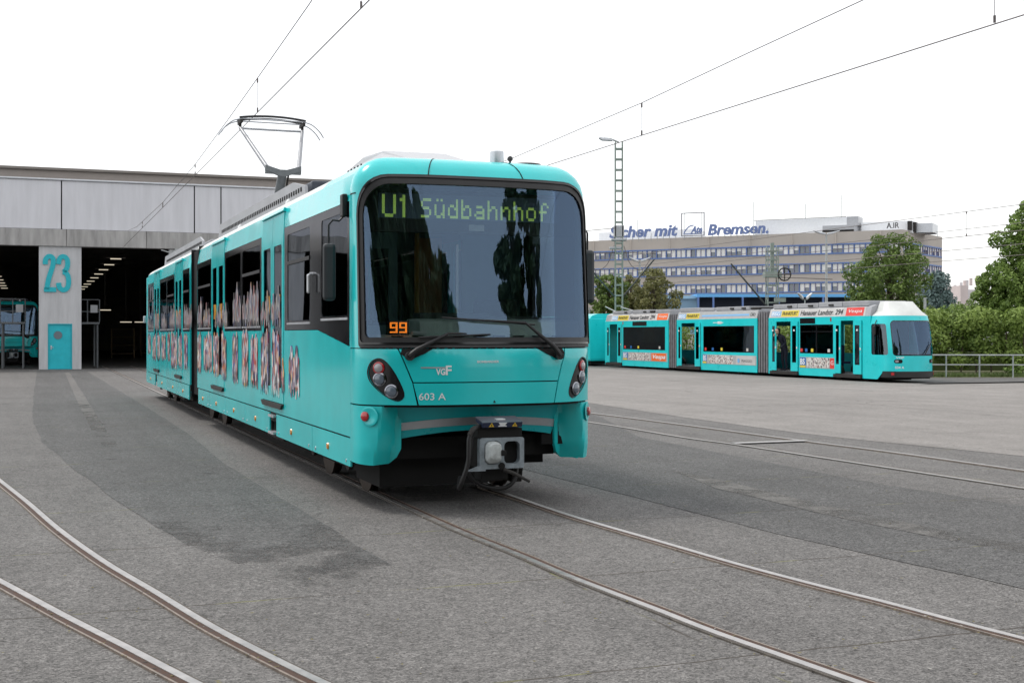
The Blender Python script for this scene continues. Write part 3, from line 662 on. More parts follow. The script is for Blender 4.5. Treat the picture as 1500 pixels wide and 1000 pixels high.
    m_=MB(); m_.lathe([(.19,0),(.17,.025),(.08,.035)],(2.0,.12,3.637)); m_.build('roof_antenna_disc',RUB,root,True)
    for b in(4.9,9.3,14.9):
        m_=MB(); m_.lathe([(.05,0),(.05,.05),(.02,.09)],(.3,b,3.6)); m_.build('roof_bolt',WHITE,root,True)
    # pantograph
    pg=empty('pantograph',(1.40,11.75,3.62)); pg.parent=root
    m_=MB(); 
    for s_ in(-.5,.5): m_.box(s_-.04,s_+.04,-.8,.8,.14,.2)
    for y in(-.7,.7): m_.box(-.5,.5,y-.04,y+.04,.14,.2)
    m_.build('pantograph_base',DKM,pg)
    m_=MB()
    for s_ in(-.5,.5):
        for y in(-.7,.7): m_.lathe([(.05,0),(.07,.03),(.05,.06),(.07,.09),(.05,.14)],(s_,y,0),n=12)
    m_.build('insulator',mat('insulator_brown',(.15,.06,.03),.3),pg,True)
    kz=1.30; ky=-.5; hz=2.42; hy=.75
    MB().tube([(0,.6,.2),(0,ky+.05,kz-.05)],[.11,.085],10).build('lower_arm',mat('arm_dark',(.2,.22,.23),.5,.3,var=.3),pg,True)
    MB().tube([(.12,.5,.2),(.1,ky,kz-.1)],.02,8).build('control_rod',DKM,pg,True)
    m_=MB(); m_.box(-.34,.34,ky-.05,ky+.05,kz-.08,kz+.0); m_.prism([(-.34,kz-.02),(-.34,kz+.08),(0,kz-.02),(.34,kz+.08),(.34,kz-.02),(0,kz-.14)],1,ky-.06,ky+.06); m_.build('knee_joint',mat('arm_dark',(0,0,0)),pg)
    for s_ in(-1,1):
        MB().tube([(s_*.3,ky,kz+.03),(s_*.62,hy,hz-.16)],[.045,.036],10).build('upper_arm',mat('arm_pale',(.30,.31,.33),.4,.3),pg,True)
        MB().tube([(s_*.3,ky,kz+.03),(-s_*.55,hy,hz-.25)],.004,6).build('bracing_wire',ALU,pg)
    MB().tube([(-.62,hy,hz-.17),(.62,hy,hz-.17)],.022,8).build('cross_tube',ALU,pg,True)
    for dy in(-.17,.17):
        pts=spl([(-1.02,hy+dy,hz-.30),(-.93,hy+dy,hz-.17),(-.78,hy+dy,hz-.05),(-.6,hy+dy,hz)],5)+[(.6,hy+dy,hz)]+spl([(.6,hy+dy,hz),(.78,hy+dy,hz-.05),(.93,hy+dy,hz-.17),(1.02,hy+dy,hz-.30)],5)[1:]
        MB().tube(pts,.014,8).build('collector_horn',ALU,pg,True)
        m_=MB(); m_.tube([(-.66+1.32*i/10,hy+dy,hz+.02+.05*(1-((i-5)/5)**2)) for i in range(11)],.026,6); m_.build('contact_strip',mat('carbon_strip',(.03,.03,.032),.5,var=.2),pg,bevel=.01)
    for s_ in(-.62,.62):
        m_=MB(); m_.box(s_-.025,s_+.025,hy-.2,hy+.2,hz-.08,hz-.02); m_.tube([(s_,hy,hz-.17),(s_,hy,hz-.05)],.03,8); m_.build('head_spring',DKM,pg)
lrv=empty('light_rail_tram',(P0[0],P0[1],0),TH,'turquoise articulated light rail tram with crowd pictures on its side, signed U1 Südbahnhof','tram')
make_lrv(lrv)
hall_copy_done=[c for c in lrv.children]
# second one of the same kind, standing in the hall
h0=gp(45,541); 
lr2=copy_tree(lrv,skip=('fleet_number','destination_lettering','number_lettering','pantograph','passenger_seat','maker_lettering','blind_cord'))
lr2.rotation_euler=(0,0,TH)
lr2['label']='dark teal tram parked just inside the left bay of the depot hall'
# crowd pictures on the near side
SB0=SB(0)
def crowd(b0,b1,z0,z1,m,rnd,spire=.18):
    k=max(1,round((b1-b0)/.30)); top=[];bot=[]; n=k*12
    fig=[(z1-rnd.random()*spire*1.3,rnd.uniform(-.15,.15),rnd.uniform(.3,.42)) for _ in range(k)]
    for i in range(n+1):
        b=b0+(b1-b0)*i/n; f=min(k-1,i//12); zt,sh,hw=fig[f]; x=abs((i%12 if i<n else 12)/6-1-sh)
        d=.03*(x/hw)**2 if x<hw else (.11 if x<hw+.17 else .13+.12*max(0,x-.6))
        top.append((b,zt-d*(1 if spire>.15 else .45))); bot.append((b+rnd.uniform(-.008,.008),z0+(.10 if (i//3)%2 else 0)+rnd.random()*.07))
    P=bot+top[::-1]
    P=[(-b,z) for b,z in P][::-1]
    if sum(P[i][0]*P[(i+1)%len(P)][1]-P[(i+1)%len(P)][0]*P[i][1] for i in range(len(P)))<0: P=P[::-1]
    o=patch('crowd_picture',P,[],SB0,m,lrv,.4,.002,off=.013 if m is STKW else .009)
rr=random.Random(11)
def cx_(u): # pixel column -> b on near side (measured)
    k=(u-750)/FPX; s=(k*P0[1]-P0[0])/(ST+k*CT); return -s
for u0,u1,z0,z1 in((424,439,.98,1.76),(413,417,1.0,1.5),(399,410,.93,1.84),(383,394,.93,1.84),(368,378,.97,1.83),(355,364,.95,1.83),(341,349,.96,1.83),(325,332,.98,1.83),(313,321,1.0,1.83),(299,311,1.05,1.83),(290,295,1.0,1.83),
   (270,275,1.0,1.83),(262,267,.98,1.83),(251,260,.95,1.83),(246,249,1.1,1.83),(237,243,1.1,1.83),(231,235,1.1,1.83),(224,229,1.05,1.83),(217,221,1.2,1.83)):
    crowd(cx_(u1),cx_(u0),z0,z1+(.05 if z1>1.8 else 0),STK,rr,.10 if z1>1.8 else .18)
for u0,u1,z1 in((399,411,2.55),(384,395,2.45),(367,379,2.6),(357,366,2.55),(343,353,2.62),(327,333,2.5),(316,324,2.35),(299,308,2.45),(291,296,2.5),(271,281,2.45),(259,265,2.4),(250,256,2.5),(238,244,2.35),(228,233,2.4),(218,225,2.3)):
    crowd(cx_(u1+.8),cx_(u0-.8),1.87,z1+.04,STKW,rr,.2)
# ================================================================ ground
def tracknode(t,tc):   # track-aligned coordinates
    mp=t.nodes.new('ShaderNodeMapping'); mp.inputs['Rotation'].default_value=(0,0,-TH); t.links.new(tc.outputs['Object'],mp.inputs[0]); return mp
def asphalt(n,c,joints=1,speck=1,warm=0,rough=.85,fade=None):
    m=bpy.data.materials.new(n); m.use_nodes=True; t=m.node_tree; b=t.nodes['Principled BSDF']; b.inputs['Specular IOR Level'].default_value=.35
    N=t.nodes.new; L=t.links.new
    tc=N('ShaderNodeTexCoord'); mp=tracknode(t,tc)
    def noise(sc,de=5,ro=.6,src=None):
        z=N('ShaderNodeTexNoise'); z.inputs['Scale'].default_value=sc; z.inputs['Detail'].default_value=de; z.inputs['Roughness'].default_value=ro; L(src or mp.outputs[0],z.inputs['Vector']); return z.outputs[0]
    def mr(x,a,b_,c_,d):
        z=N('ShaderNodeMapRange'); z.inputs[1].default_value=a; z.inputs[2].default_value=b_; z.inputs[3].default_value=c_; z.inputs[4].default_value=d; L(x,z.inputs[0]); return z.outputs[0]
    def ma(op,x,y=None,k=None):
        z=N('ShaderNodeMath'); z.operation=op; L(x,z.inputs[0])
        if y is not None: L(y,z.inputs[1])
        if k is not None: z.inputs[1].default_value=k
        return z.outputs[0]
    vo=N('ShaderNodeTexVoronoi'); vo.inputs['Scale'].default_value=85; L(mp.outputs[0],vo.inputs['Vector'])
    sp=N('ShaderNodeSeparateColor'); L(vo.outputs['Color'],sp.inputs[0])
    v2=N('ShaderNodeTexVoronoi'); v2.inputs['Scale'].default_value=38; L(mp.outputs[0],v2.inputs['Vector'])
    s2=N('ShaderNodeSeparateColor'); L(v2.outputs['Color'],s2.inputs[0])
    f=mr(sp.outputs[0],0,1,1-.42*speck,1+.42*speck)
    f=ma('MULTIPLY',f,mr(s2.outputs[0],0,1,1-.16*speck,1+.16*speck))
    f=ma('MULTIPLY',f,mr(noise(9,4,.7),.3,.7,.86,1.14))
    f=ma('MULTIPLY',f,mr(noise(.8,6,.7),.3,.7,.86,1.13))
    f=ma('MULTIPLY',f,mr(noise(.13,4,.6),.3,.7,.88,1.1))
    # lengthwise streaks worn by traffic
    m3=N('ShaderNodeMapping'); m3.inputs['Scale'].default_value=(2.2,.12,1); L(mp.outputs[0],m3.inputs[0])
    f=ma('MULTIPLY',f,mr(noise(1,3,.6,m3.outputs[0]),.35,.65,.93,1.06))
    colr=N('ShaderNodeMix'); colr.data_type='RGBA'; colr.blend_type='MULTIPLY'; colr.inputs[0].default_value=1; colr.inputs[6].default_value=(*c,1); L(f,colr.inputs[7]); out=colr.outputs[2]
    wv=N('ShaderNodeVectorMath'); wv.operation='ADD'; nn_=N('ShaderNodeTexNoise'); nn_.inputs['Scale'].default_value=1.6; nn_.inputs['Detail'].default_value=5; L(mp.outputs[0],nn_.inputs['Vector']); L(mp.outputs[0],wv.inputs[0]); L(nn_.outputs['Color'],wv.inputs[1])
    vc=N('ShaderNodeTexVoronoi'); vc.feature='DISTANCE_TO_EDGE'; vc.inputs['Scale'].default_value=.33; L(wv.outputs[0],vc.inputs['Vector'])
    ck=ma('MULTIPLY',mr(vc.outputs['Distance'],.0015,.004,1,0),mr(noise(.35,2,.5),.5,.6,0,.75))
    stn=ma('MULTIPLY',mr(noise(.9,2,.5),.66,.72,0,.35),mr(noise(.11,1,.5),.45,.6,0,1))
    cs=ma('MAXIMUM',ck,stn); dkc=N('ShaderNodeMix'); dkc.data_type='RGBA'; L(cs,dkc.inputs[0]); L(out,dkc.inputs[6]); dkc.inputs[7].default_value=(.045,.042,.04,1); out=dkc.outputs[2]
    if joints:
        sx=N('ShaderNodeSeparateXYZ'); L(mp.outputs[0],sx.inputs[0])
        wob=mr(noise(1.2,4,.6),0,1,-.05,.05)
        def line(src,per,w):
            y=ma('ADD',src,wob); y=ma('DIVIDE',y,k=per); y=ma('FRACT',y); y=ma('SUBTRACT',y,k=.5); y=ma('ABSOLUTE',y); y=ma('MULTIPLY',y,k=per)
            return mr(y,w*.5,w,1,0)
        l1=line(sx.outputs[1],2.45,.014); l1=ma('MULTIPLY',l1,mr(noise(.7,3,.6),.38,.50,.3,.95))
        l2=line(sx.outputs[0],7.3,.014); l2=ma('MULTIPLY',l2,mr(noise(.9,3,.6),.46,.58,.1,.85))
        l=ma('MAXIMUM',l1,l2)
        dk=N('ShaderNodeMix'); dk.data_type='RGBA'; L(l,dk.inputs[0]); L(out,dk.inputs[6])
        mo=N('ShaderNodeMix'); mo.data_type='RGBA'; mo.inputs[6].default_value=(.05,.042,.035,1); mo.inputs[7].default_value=(.17,.17,.07,1); L(mr(noise(1.7,3,.6),.52,.6,0,1),mo.inputs[0]); L(mo.outputs[2],dk.inputs[7]); out=dk.outputs[2]
    L(out,b.inputs['Base Color']); b.inputs['Roughness'].default_value=rough
    bp=N('ShaderNodeBump'); bp.inputs['Strength'].default_value=.6; bp.inputs['Distance'].default_value=.008; L(vo.outputs['Distance'],bp.inputs['Height']); L(bp.outputs[0],b.inputs['Normal'])
    if fade:
        so_=N('ShaderNodeSeparateXYZ'); L(tc.outputs['Object'],so_.inputs[0]); y=mr(so_.outputs[1],fade[0],fade[1],0,1)
        y=ma('ADD',y,mr(noise(1.3,5,.65),.3,.7,-.45,.45)); y=mr(y,.2,.75,0,1)
        tr=N('ShaderNodeBsdfTransparent'); ms=N('ShaderNodeMixShader'); L(y,ms.inputs[0]); L(tr.outputs[0],ms.inputs[1]); L(b.outputs[0],ms.inputs[2]); L(ms.outputs[0],t.nodes['Material Output'].inputs[0])
    _M[n]=m; return m
ASP=asphalt('worn_asphalt',(.132,.127,.123),1,1.25)
ASD=asphalt('dark_asphalt_lane',(.094,.093,.092),1,1.4)
ASDF=asphalt('dark_asphalt_lane_worn',(.094,.093,.092),1,1.4,fade=(8.6,12.5))
ASWF=asphalt('worn_light_strip_broken',(.135,.130,.125),0,.9,fade=(17,34))
ASM=asphalt('mid_asphalt',(.105,.103,.101),1,.8)
ASL=asphalt('pale_gravel_paving',(.222,.209,.198),0,.6)
ASW=asphalt('worn_light_strip',(.135,.130,.124),0,.9,fade=(3,22))
m_=MB(); m_.quad((-900,-700,0),(900,-700,0),(900,1500,0),(-900,1500,0)); g_=m_.build('ground',ASP,fix=False); tag(g_,kind='structure')
def sheet(name,pts,z,m,world=False,rag=.05):
    P=[p if world else gp(*p) for p in pts]; Q=[]
    for i in range(len(P)):
        a,b=P[i],P[(i+1)%len(P)]; L=math.dist(a,b); k=max(1,min(60,int(L/.5)))
        for j in range(k): Q.append((a[0]+(b[0]-a[0])*j/k+random.uniform(-rag,rag)*.3,a[1]+(b[1]-a[1])*j/k+random.uniform(-rag,rag)*.3))
    if sum(Q[i][0]*Q[(i+1)%len(Q)][1]-Q[(i+1)%len(Q)][0]*Q[i][1] for i in range(len(Q)))<0: Q=Q[::-1]
    bm=bmesh.new(); vs=[bm.verts.new((x,y,z)) for x,y in Q]; bm.faces.new(vs); bmesh.ops.triangulate(bm,faces=bm.faces[:]); me=bpy.data.meshes.new(name); bm.to_mesh(me); bm.free()
    return tag(link(name,me,m),kind='structure')
sheet('asphalt_lane',[(54,544),(49,580),(48,615),(62,648),(115,692),(180,740),(270,797),(370,832),(440,860),(500,868),(525,862),(560,872),(600,864),(628,866),(590,838),(540,808),(470,765),(400,722),(330,680),(285,642),(240,612),(180,575),(128,544)],.004,ASDF)
sheet('light_strip',[(95,546),(102,546),(124,580),(150,622),(196,686),(170,682),(134,630),(114,590)],.008,ASWF,rag=.03)
sheet('asphalt_lane',[(620,600),(860,600),(936,640),(1080,668),(1260,704),(1500,742),(1600,760),(1600,885),(1500,862),(1140,782),(960,736),(774,689),(640,650)],.004,ASD)
sheet('light_strip',[(985,690),(1050,702),(1200,738),(1350,770),(1510,800),(1510,812),(1350,784),(1200,752),(1050,716)],.008,ASW,rag=.06)
sheet('pale_yard',[gp(600,590),gp(862,590),gp(1000,611),gp(1170,634),gp(1260,644),gp(1500,668),gp(1700,690),(40,28),(46,47),(20,47.6),(14.5,45.5),(-5,85),(-18,85)],.004,ASL,True,.05)
sheet('service_road',[(14.8,44.8),(22,47.2),(50,47),(50,52),(22.5,51.3),(16,50.5),(14,49)],.004,ASM,True,.03)
# grass verge behind the railing (a bed of blades)
GR=mat('grass_green',(.09,.13,.035),.9,var=.4,scale=2)
sheet('verge',[(17,51.6),(60,51.6),(60,75),(24,75)],.012,mat('verge_soil',(.12,.12,.06),.95,var=.4,scale=1.5),True,.05)
bm=MB(); r_=random.Random(2)
for i in range(9000):
    x=r_.uniform(16.5,34); y=52+abs(r_.gauss(0,1.2)); h=r_.uniform(.06,.22); a=r_.uniform(0,6.28); dx,dy=math.cos(a)*.02,math.sin(a)*.02
    bm.add([(x-dx,y-dy,0.01),(x+dx,y+dy,0.01),(x+r_.uniform(-.06,.06),y+r_.uniform(-.06,.06),h)],[(0,1,2)])
tag(bm.build('grass',GR,fix=False),'strip of short yellowish grass behind the railing','grass',kind='stuff')
# ================================================================ rails
def ribbon(m_,pts,offs,z0,z1):  # pts 2-D polyline, offs lateral range
    V=[];n=len(pts)
    for i,p in enumerate(pts):
        a=pts[max(0,i-1)]; b=pts[min(n-1,i+1)]; d=Vector((b[0]-a[0],b[1]-a[1])).normalized(); nn=Vector((-d.y,d.x))
        for o in offs:
            for z in(z0,z1): V.append((p[0]+nn.x*o,p[1]+nn.y*o,z))
    F=[]
    for i in range(n-1):
        q=i*4; r=q+4; F+=[(q+1,q+3,r+3,r+1),(q,q+1,r+1,r),(q+3,q+2,r+2,r+3)]
    m_.add(V,F)
RBR=mat('rust_brown_groove',(.055,.028,.018),.8,var=.5,scale=25)
RHEAD=mat('rail_head_steel',(.40,.385,.375),.38,.75,var=.2,scale=9)
RLIP=mat('rail_keeper_lip',(.23,.19,.16),.5,.5,var=.35,scale=20)
def track(name,lines,label,cat='tram track',w=1.0):
    t=empty(name,(0,0,0)); tag(t,label,cat)
    for pts,side in lines:   # side=+1: groove lies to the left of travel direction
        s=side; P=pts
        r=MB(); ribbon(r,P,sorted((-.030*w*s,.026*w*s)),0,.016); rl=r.build('rail',RHEAD,t)
        r=MB(); ribbon(r,P,sorted((.026*w*s,.068*s)),0,.0115); r.build('flange_groove',RBR,rl)
        r=MB(); ribbon(r,P,sorted((.068*s,.082*s)),0,.014); r.build('keeper_lip',RLIP,rl)
        r=MB(); ribbon(r,P,sorted((-.030*w*s,-.05*s)),0,.0105); r.build('joint_filler',mat('joint_filler_tar',(.085,.075,.065),.9,var=.4,scale=12),rl)
    return t
L0=[tw(.53,b)[:2] for b in(60,40,25,12,6,3,1.2)]; R0=[tw(2.04,b)[:2] for b in(60,40,25,12,6,3,1.2)]
Lf=[gp(*p) for p in((600,746),(678,781),(760,814),(840,848),(960,894),(1044,927),(1160,968),(1254,1001),(1400,1052))]
Rf=[gp(*p) for p in((708,713),(760,731),(840,758),(960,793),(1080,828),(1200,860),(1296,884),(1400,912),(1500,938),(1640,974))]
track('tram_track',[(spl(L0+Lf,6),+1),(spl(R0+Rf,6),-1)],'pair of grooved rails running out from under the turquoise tram in the middle')
A=[gp(*p) for p in((-60,655),(-30,680),(0,705),(40,737),(85,776),(150,823),(225,868),(305,917),(390,962),(475,1004),(600,1062))]
B=[gp(*p) for p in((-80,812),(0,853),(90,902),(180,948),(285,1003),(400,1060))]
track('curved_rail',[(spl(A,6),-1)],'upper of the two bright curved rails at bottom left of the yard','rail',.95)
track('curved_rail',[(spl(B,6),-1)],'lower of the two bright curved rails, cutting the bottom left corner','rail',.95)
C1=[gp(*p) for p in((700,585),(862,605),(1000,622.5),(1175,646),(1300,662),(1500,690),(1650,712))]
C2=[gp(*p) for p in((700,599),(864,619),(1000,641),(1080,652),(1250,678),(1500,716),(1650,739))]
track('tram_track',[(spl(C1,5),-1),(spl(C2,5),+1)],'thin pair of rails crossing the yard right of the turquoise tram')
bb=[gp(1075,650.5),gp(1182,646.5)]; m_=MB(); ribbon(m_,bb,(-.06,.10),0,.022); dr=m_.build('drain_cover',RHEAD); tag(dr,'bright steel drain bar laid across the far rails','drain'); m_=MB(); ribbon(m_,bb,(-.10,-.06),0,.015); m_.build('drain_slot',SLIT,dr)
HL=[tw(-7.2,b)[:2] for b in(38,44,50,58,90)]
track('tram_track',[(HL,1),([tw(-5.7,b)[:2] for b in(38,44,50,58,90)],-1)],'rails entering the left bay of the depot hall')
# ================================================================ far articulated tram
def make_far(root):
    W=2.15; NS=23.2
    def f0(a,z): return (0,-a,z)           # near side, a=-b
    def sr(b0,b1,z0,z1,r=0): return rrect(-b1,-b0,z0,z1,r,3) if r else rect(-b1,-b0,z0,z1)
    secs=[(0.0,6.95,[(.5,2.2),(4.72,6.7)],[(2.34,4.6,1.01,2.16)]),(7.85,15.1,[(12.75,14.95)],[(8.1,12.5,.97,2.14)]),(15.95,23.2,[(21.15,23.0)],[(16.3,21.0,.98,2.14)])]
    for si,(b0,b1,drs,wins) in enumerate(secs):
        h=[sr(a,b,.2,2.3) for a,b in drs]+[sr(*w) for w in wins]
        patch('side_wall',sr(b0,b1,.12,2.46),h,f0,TEAL2,root,1,.04,smooth=False)
        patch('side_wall',rect(b0,b1,.12,2.46),[rect(max(b0+.4,w[0]),w[1],w[2],w[3]) for w in wins]+[rect(a_+.35,b_-.15,1.15,2.12) for a_,b_ in drs if not(si==0 and a_<1)],lambda a,z:(W,a,z),TEAL2,root,1,.04,smooth=False)
        # banner and roof
        patch('roof_banner',sr(b0+(.35 if si==0 else .05),b1-.05-(.6 if si==2 else 0),2.47,2.80),[],lambda a,z:((z-2.46)*.25,-a,z),BANW if si!=1 else BANS,root,1,.03,smooth=False)
        m_=MB(); m_.prism([(0,2.46),(.09,2.8),(.3,2.88),(W-.3,2.88),(W-.09,2.8),(W,2.46)],1,b0+.02,b1-.02); m_.build('roof',ROOFG,root)
        m_=MB(); m_.box(.02,W-.02,b0,b1,.2,.26); m_.box(.02,W-.02,b0+.1,b1,2.36,2.42); m_.build('cabin_floor',INTD,root)
        m_=MB(); m_.box(.3,W-.3,b0,b1,.06,.2); m_.build('underframe',SLIT,root)
        for w in wins:
            gl=patch('window',sr(w[0]+.01,w[1]-.01,w[2]+.01,w[3]-.01,.06),[],f0,FGL,root,1,.01,off=-.01)
            m_=MB()
            m_.box(-.004,.02,w[0],w[1],w[3]-.03,w[3]); m_.box(-.004,.02,w[0],w[1],w[2],w[2]+.03)
            m_.box(-.004,.02,w[0],w[0]+.04,w[2],w[3]); m_.box(-.004,.02,w[1]-.04,w[1],w[2],w[3]); mid=(w[0]+w[1])/2
            if si==0: m_.box(-.004,.02,mid-.05,mid+.03,w[2],w[3]); m_.box(-.004,.02,w[0],w[1],1.86,1.9)
            m_.build('window_frame',BLK,gl)
            for q,(c_,mm) in enumerate(((.12,CREAM),(.62,YELAD),(.8,BLUEAD),(.95,REDAD))):
                y=w[0]+(w[1]-w[0])*c_
                m_=MB(); m_.box(-.012,-.006,y-.08,y+.08,w[2]+.06,w[2]+.06+.13); m_.build('window_sticker',mm,gl)
        for di,(a,b) in enumerate(drs):
            # leaves slid open: outboard of the wall on both sides of the gap
            lw=.5
            for (e0,e1) in((a,a+lw),(b-lw*.8,b)):
                lf=patch('door_leaf',sr(e0,e1,.27,2.30),[sr(e0+.1,e1-.1,.62,2.12)],lambda a_,z:(-.045,-a_,z),TEAL2,root,1,.03,smooth=False)
                patch('door_glass',sr(e0+.1,e1-.1,.62,2.12),[],lambda a_,z:(-.04,-a_,z),FGL,lf,1,.01,smooth=False)
                m_=MB(); m_.box(-.055,-.046,e0+.2,e0+.3,1.9,1.97); m_.box(-.055,-.046,e0+.03,e0+.08,1.18,1.27); m_.build('door_button',WHITE,lf)
            m_=MB(); m_.box(-.09,.02,a-.02,b+.02,.12,.24); m_.build('door_step',DKM,root)
            m_=MB(); m_.box(.25,.3,a+lw,a+lw+.05,.26,2.35); m_.build('grab_pole',YEL,root)
        for y0 in ((2.6,) if si==0 else ((8.6,10.8) if si==1 else (17,19.3))):
            for k in range(2):
                m_=MB(); y=y0+k*.9; m_.box(.25,1.0,y,y+.42,.62,.7); m_.box(.25,1.0,y+.4,y+.47,.68,1.35); m_.box(.5,.75,y+.1,y+.3,.26,.62); m_.build('passenger_seat',SEAT,root)
    # adverts low on the side
    def lowad(b0,b1,z0,z1,parts):
        bd=patch('side_advert',sr(b0,b1,z0,z1),[],f0,BANS,root,2,.004,off=.006,smooth=False)
        for c0,c1,mm in parts:
            patch('advert_picture',sr(b1-(b1-b0)*c1,b1-(b1-b0)*c0,z0+.02,z1-.02),[],f0,mm,bd,2,.003,off=.01,smooth=False)
        return bd
    A1=lowad(2.2,4.62,.42,.86,[(0,.18,BLUEAD),(.22,.84,PICT),(.86,1,REDAD)])
    A2=lowad(7.9,12.55,.42,.84,[(0,.08,BLUEAD),(.12,.58,PICT),(.64,.98,BANW)])
    A3=lowad(16.05,21.05,.41,.84,[(0,.12,BLUEAD),(.15,.62,PICT),(.66,.97,ORAD)])
    def T(s,b0,b1,z0,z1,m,p,off=.014,tilt=False,**k):
        fn=(lambda a,z:((z-2.46)*.25,-a,z)) if tilt else f0
        text('advert_lettering',s,-b1,-b0,z0,z1,fn,m,p,off=off,**k)
    T('BS',4.25,4.58,.55,.80,WHITE,A1,bold=.03); T('G',2.3,2.48,.58,.74,WHITE,A1)
    T('BS',12.22,12.5,.55,.80,WHITE,A2,bold=.03); T('PIAGGIO',8.25,9.1,.55,.66,BLTX,A2)
    m_=MB(); m_.lathe([(.11,-.02),(.08,-.014)],(0,9.35,.61),'x',6); m_.build('advert_lettering',LBLUE,A2)
    T('BS',20.55,20.98,.55,.80,WHITE,A3,bold=.03); T('Vespa',16.25,17.6,.48,.76,WHITE,A3,shear=.3,bold=.02)
    for b_,s_ in((4.2,4.6),(12.2,12.55),(20.5,21.0)):
        patch('advert_picture',sr(b_,s_,.44,.52),[],f0,YELAD,A1,2,.003,off=.014,smooth=False)
    fb=lambda a,z:((z-2.46)*.25,-a,z)
    for bz,(e0,e1) in enumerate(((.4,6.8),(7.95,15.0),(16.05,22.5))):
        n0=e1
        bl=patch('banner_lettering',sr(n0-.75,n0-.05,2.52,2.72),[],fb,LBLUE,root,2,.003,off=.006,smooth=False)
        T('BSG',n0-.7,n0-.1,2.54,2.70,WHITE,bl,off=.012,tilt=True,bold=.02)
        patch('banner_box',sr(n0-2.05,n0-.8,2.50,2.75),[],fb,YELAD,bl,2,.003,off=.006,smooth=False)
        T('FRANKFURT',n0-1.98,n0-.87,2.55,2.70,BLTX,bl,off=.012,tilt=True,bold=.02)
        if bz!=1:
            T('Hanauer Landstr. 294',e0+(1.35 if bz==0 else 1.4),n0-2.2,2.53,2.74,BLTX,bl,off=.012,tilt=True,shear=.15,bold=.01)
            patch('banner_box',sr(e0+.05,e0+1.15,2.48,2.79),[],fb,REDAD if bz==0 else ORAD,bl,2,.003,off=.006,smooth=False)
            T('Vespa',e0+.15,e0+1.0,2.56,2.72,WHITE,bl,off=.012,tilt=True,shear=.2)
        else:
            patch('banner_box',sr(e0+.6,n0-2.3,2.58,2.66),[],fb,LBLUE,bl,2,.003,off=.006,smooth=False)
            T('CIAO',e0+.1,e0+.5,2.56,2.70,BLTX,bl,off=.012,tilt=True)
    # black hopper window above cab band, small number plates
    for a,b,z0,z1 in((3.55,4.6,2.2,2.42),(18.3,19.9,2.2,2.42)):
        m_=MB(); m_.box(-.01,.0,a,b,z0,z1); m_.build('line_number_window',BLK,root)
    for y in(2.45,21.0):
        m_=MB(); m_.box(-.012,.0,y,y+.07,2.28,2.42); m_.build('signal_lamp',RED,root)
    # folding joints
    for b0,b1 in((6.95,7.85),(15.1,15.95)):
        m_=MB(); n=9
        for i in range(n):
            y0=b0+(b1-b0)*i/n; y1=b0+(b1-b0)*(i+1)/n; e=.01 if i%2 else .06
            for q_ in((e,e+.05,.14,2.74-e),(W-e-.05,W-e,.14,2.74-e),(e+.05,W-e-.05,2.66-e,2.74-e),(e+.05,W-e-.05,.14,.24)): m_.box(q_[0],q_[1],y0,y1,q_[2],q_[3])
        m_.build('bellows',BELL,root)
    # roof boxes
    for i,(a,b,h) in enumerate(((.3,1.9,3.04),(1.95,3.5,3.04),(3.55,5.0,3.02),(5.05,6.8,3.02),(7.9,8.6,2.95),(8.7,11.6,3.0),(11.8,13.0,2.96),(13.1,15.0,3.02),(16.0,17.6,3.0),(17.7,18.2,2.96),(18.3,20.2,3.02),(20.4,22.6,3.0))):
        m_=MB(); m_.box(.14,W-.3,a,b,2.84,h); m_.build('roof_box',[ROOFG,ROOFL,DKM][2 if (b-a)<.8 else 0],root,bevel=.02)
    for y in(2.5,3.9,5.4,9,10,18.6,20.8): m_=MB(); m_.box(.1,.14,y,y+.3,2.88,2.95); m_.build('roof_latch',DKM,root)
    # cab nose: lofted sections from the first door forward
    secsN=[(0.3,0,W,2.46),(-.9,.0,W,2.46),(-1.9,.10,W-.10,2.44),(-2.35,.35,W-.35,2.40)]
    # side glass and nose body
    def S(i): return secsN[i]
    nose=[( .0,.0),(-.45,.0),(-.82,.05),(-1.12,.25),(-1.3,.65),(-1.36,W/2),(-1.3,W-.65),(-1.12,W-.25),(-.82,W-.05),(-.45,W),(.0,W)]
    NP=spl([(p[1],p[0]) for p in nose],6)
    ln=[0]
    for i in range(1,len(NP)): ln.append(ln[-1]+math.dist(NP[i],NP[i-1]))
    TOT=ln[-1]
    def NF(s,z):
        s=max(0,min(TOT,s)); 
        for i in range(1,len(ln)):
            if s<=ln[i]+1e-9: break
        k=(s-ln[i-1])/(ln[i]-ln[i-1]); x=NP[i-1][0]+(NP[i][0]-NP[i-1][0])*k; y=NP[i-1][1]+(NP[i][1]-NP[i-1][1])*k
        fr=max(0,-y)/1.36
        back=(.0 if z<1.15 else (z-1.15)**1.2*.20)
        inn=.0 if z<2.1 else (z-2.1)*.15
        return (x+(W/2-x)*inn, y+fr*back, z)
    c0=TOT/2
    # windows in path length: side glass 0.05..1.6 ; windshield around centre
    ws=.93
    holes=[rrect(.05,.93,1.02,2.16,.08),rrect(TOT-.93,TOT-.05,1.02,2.16,.08),rrect(c0-ws,c0+ws,1.02,2.25,.12)]
    nb=patch('cab_shell',[(0,.12),(.40,.12),(.75,.42),(TOT-.75,.42),(TOT-.40,.12),(TOT,.12),(TOT,2.46),(0,2.46)],holes,NF,TEAL2,root,.18,.04)
    patch('cab_side_window',holes[0],[],NF,FGL,nb,.25,.01,off=-.01); patch('cab_side_window',holes[1],[],NF,FGL,nb,.25,.01,off=-.01)
    patch('windshield',holes[2],[],NF,WGL,nb,.2,.01,off=-.01)
    patch('windshield_seal',rrect(c0-ws-.03,c0+ws+.03,.99,2.28,.14),[rrect(c0-ws,c0+ws,1.02,2.25,.12)],NF,BLK,nb,.2,.01,off=.004)
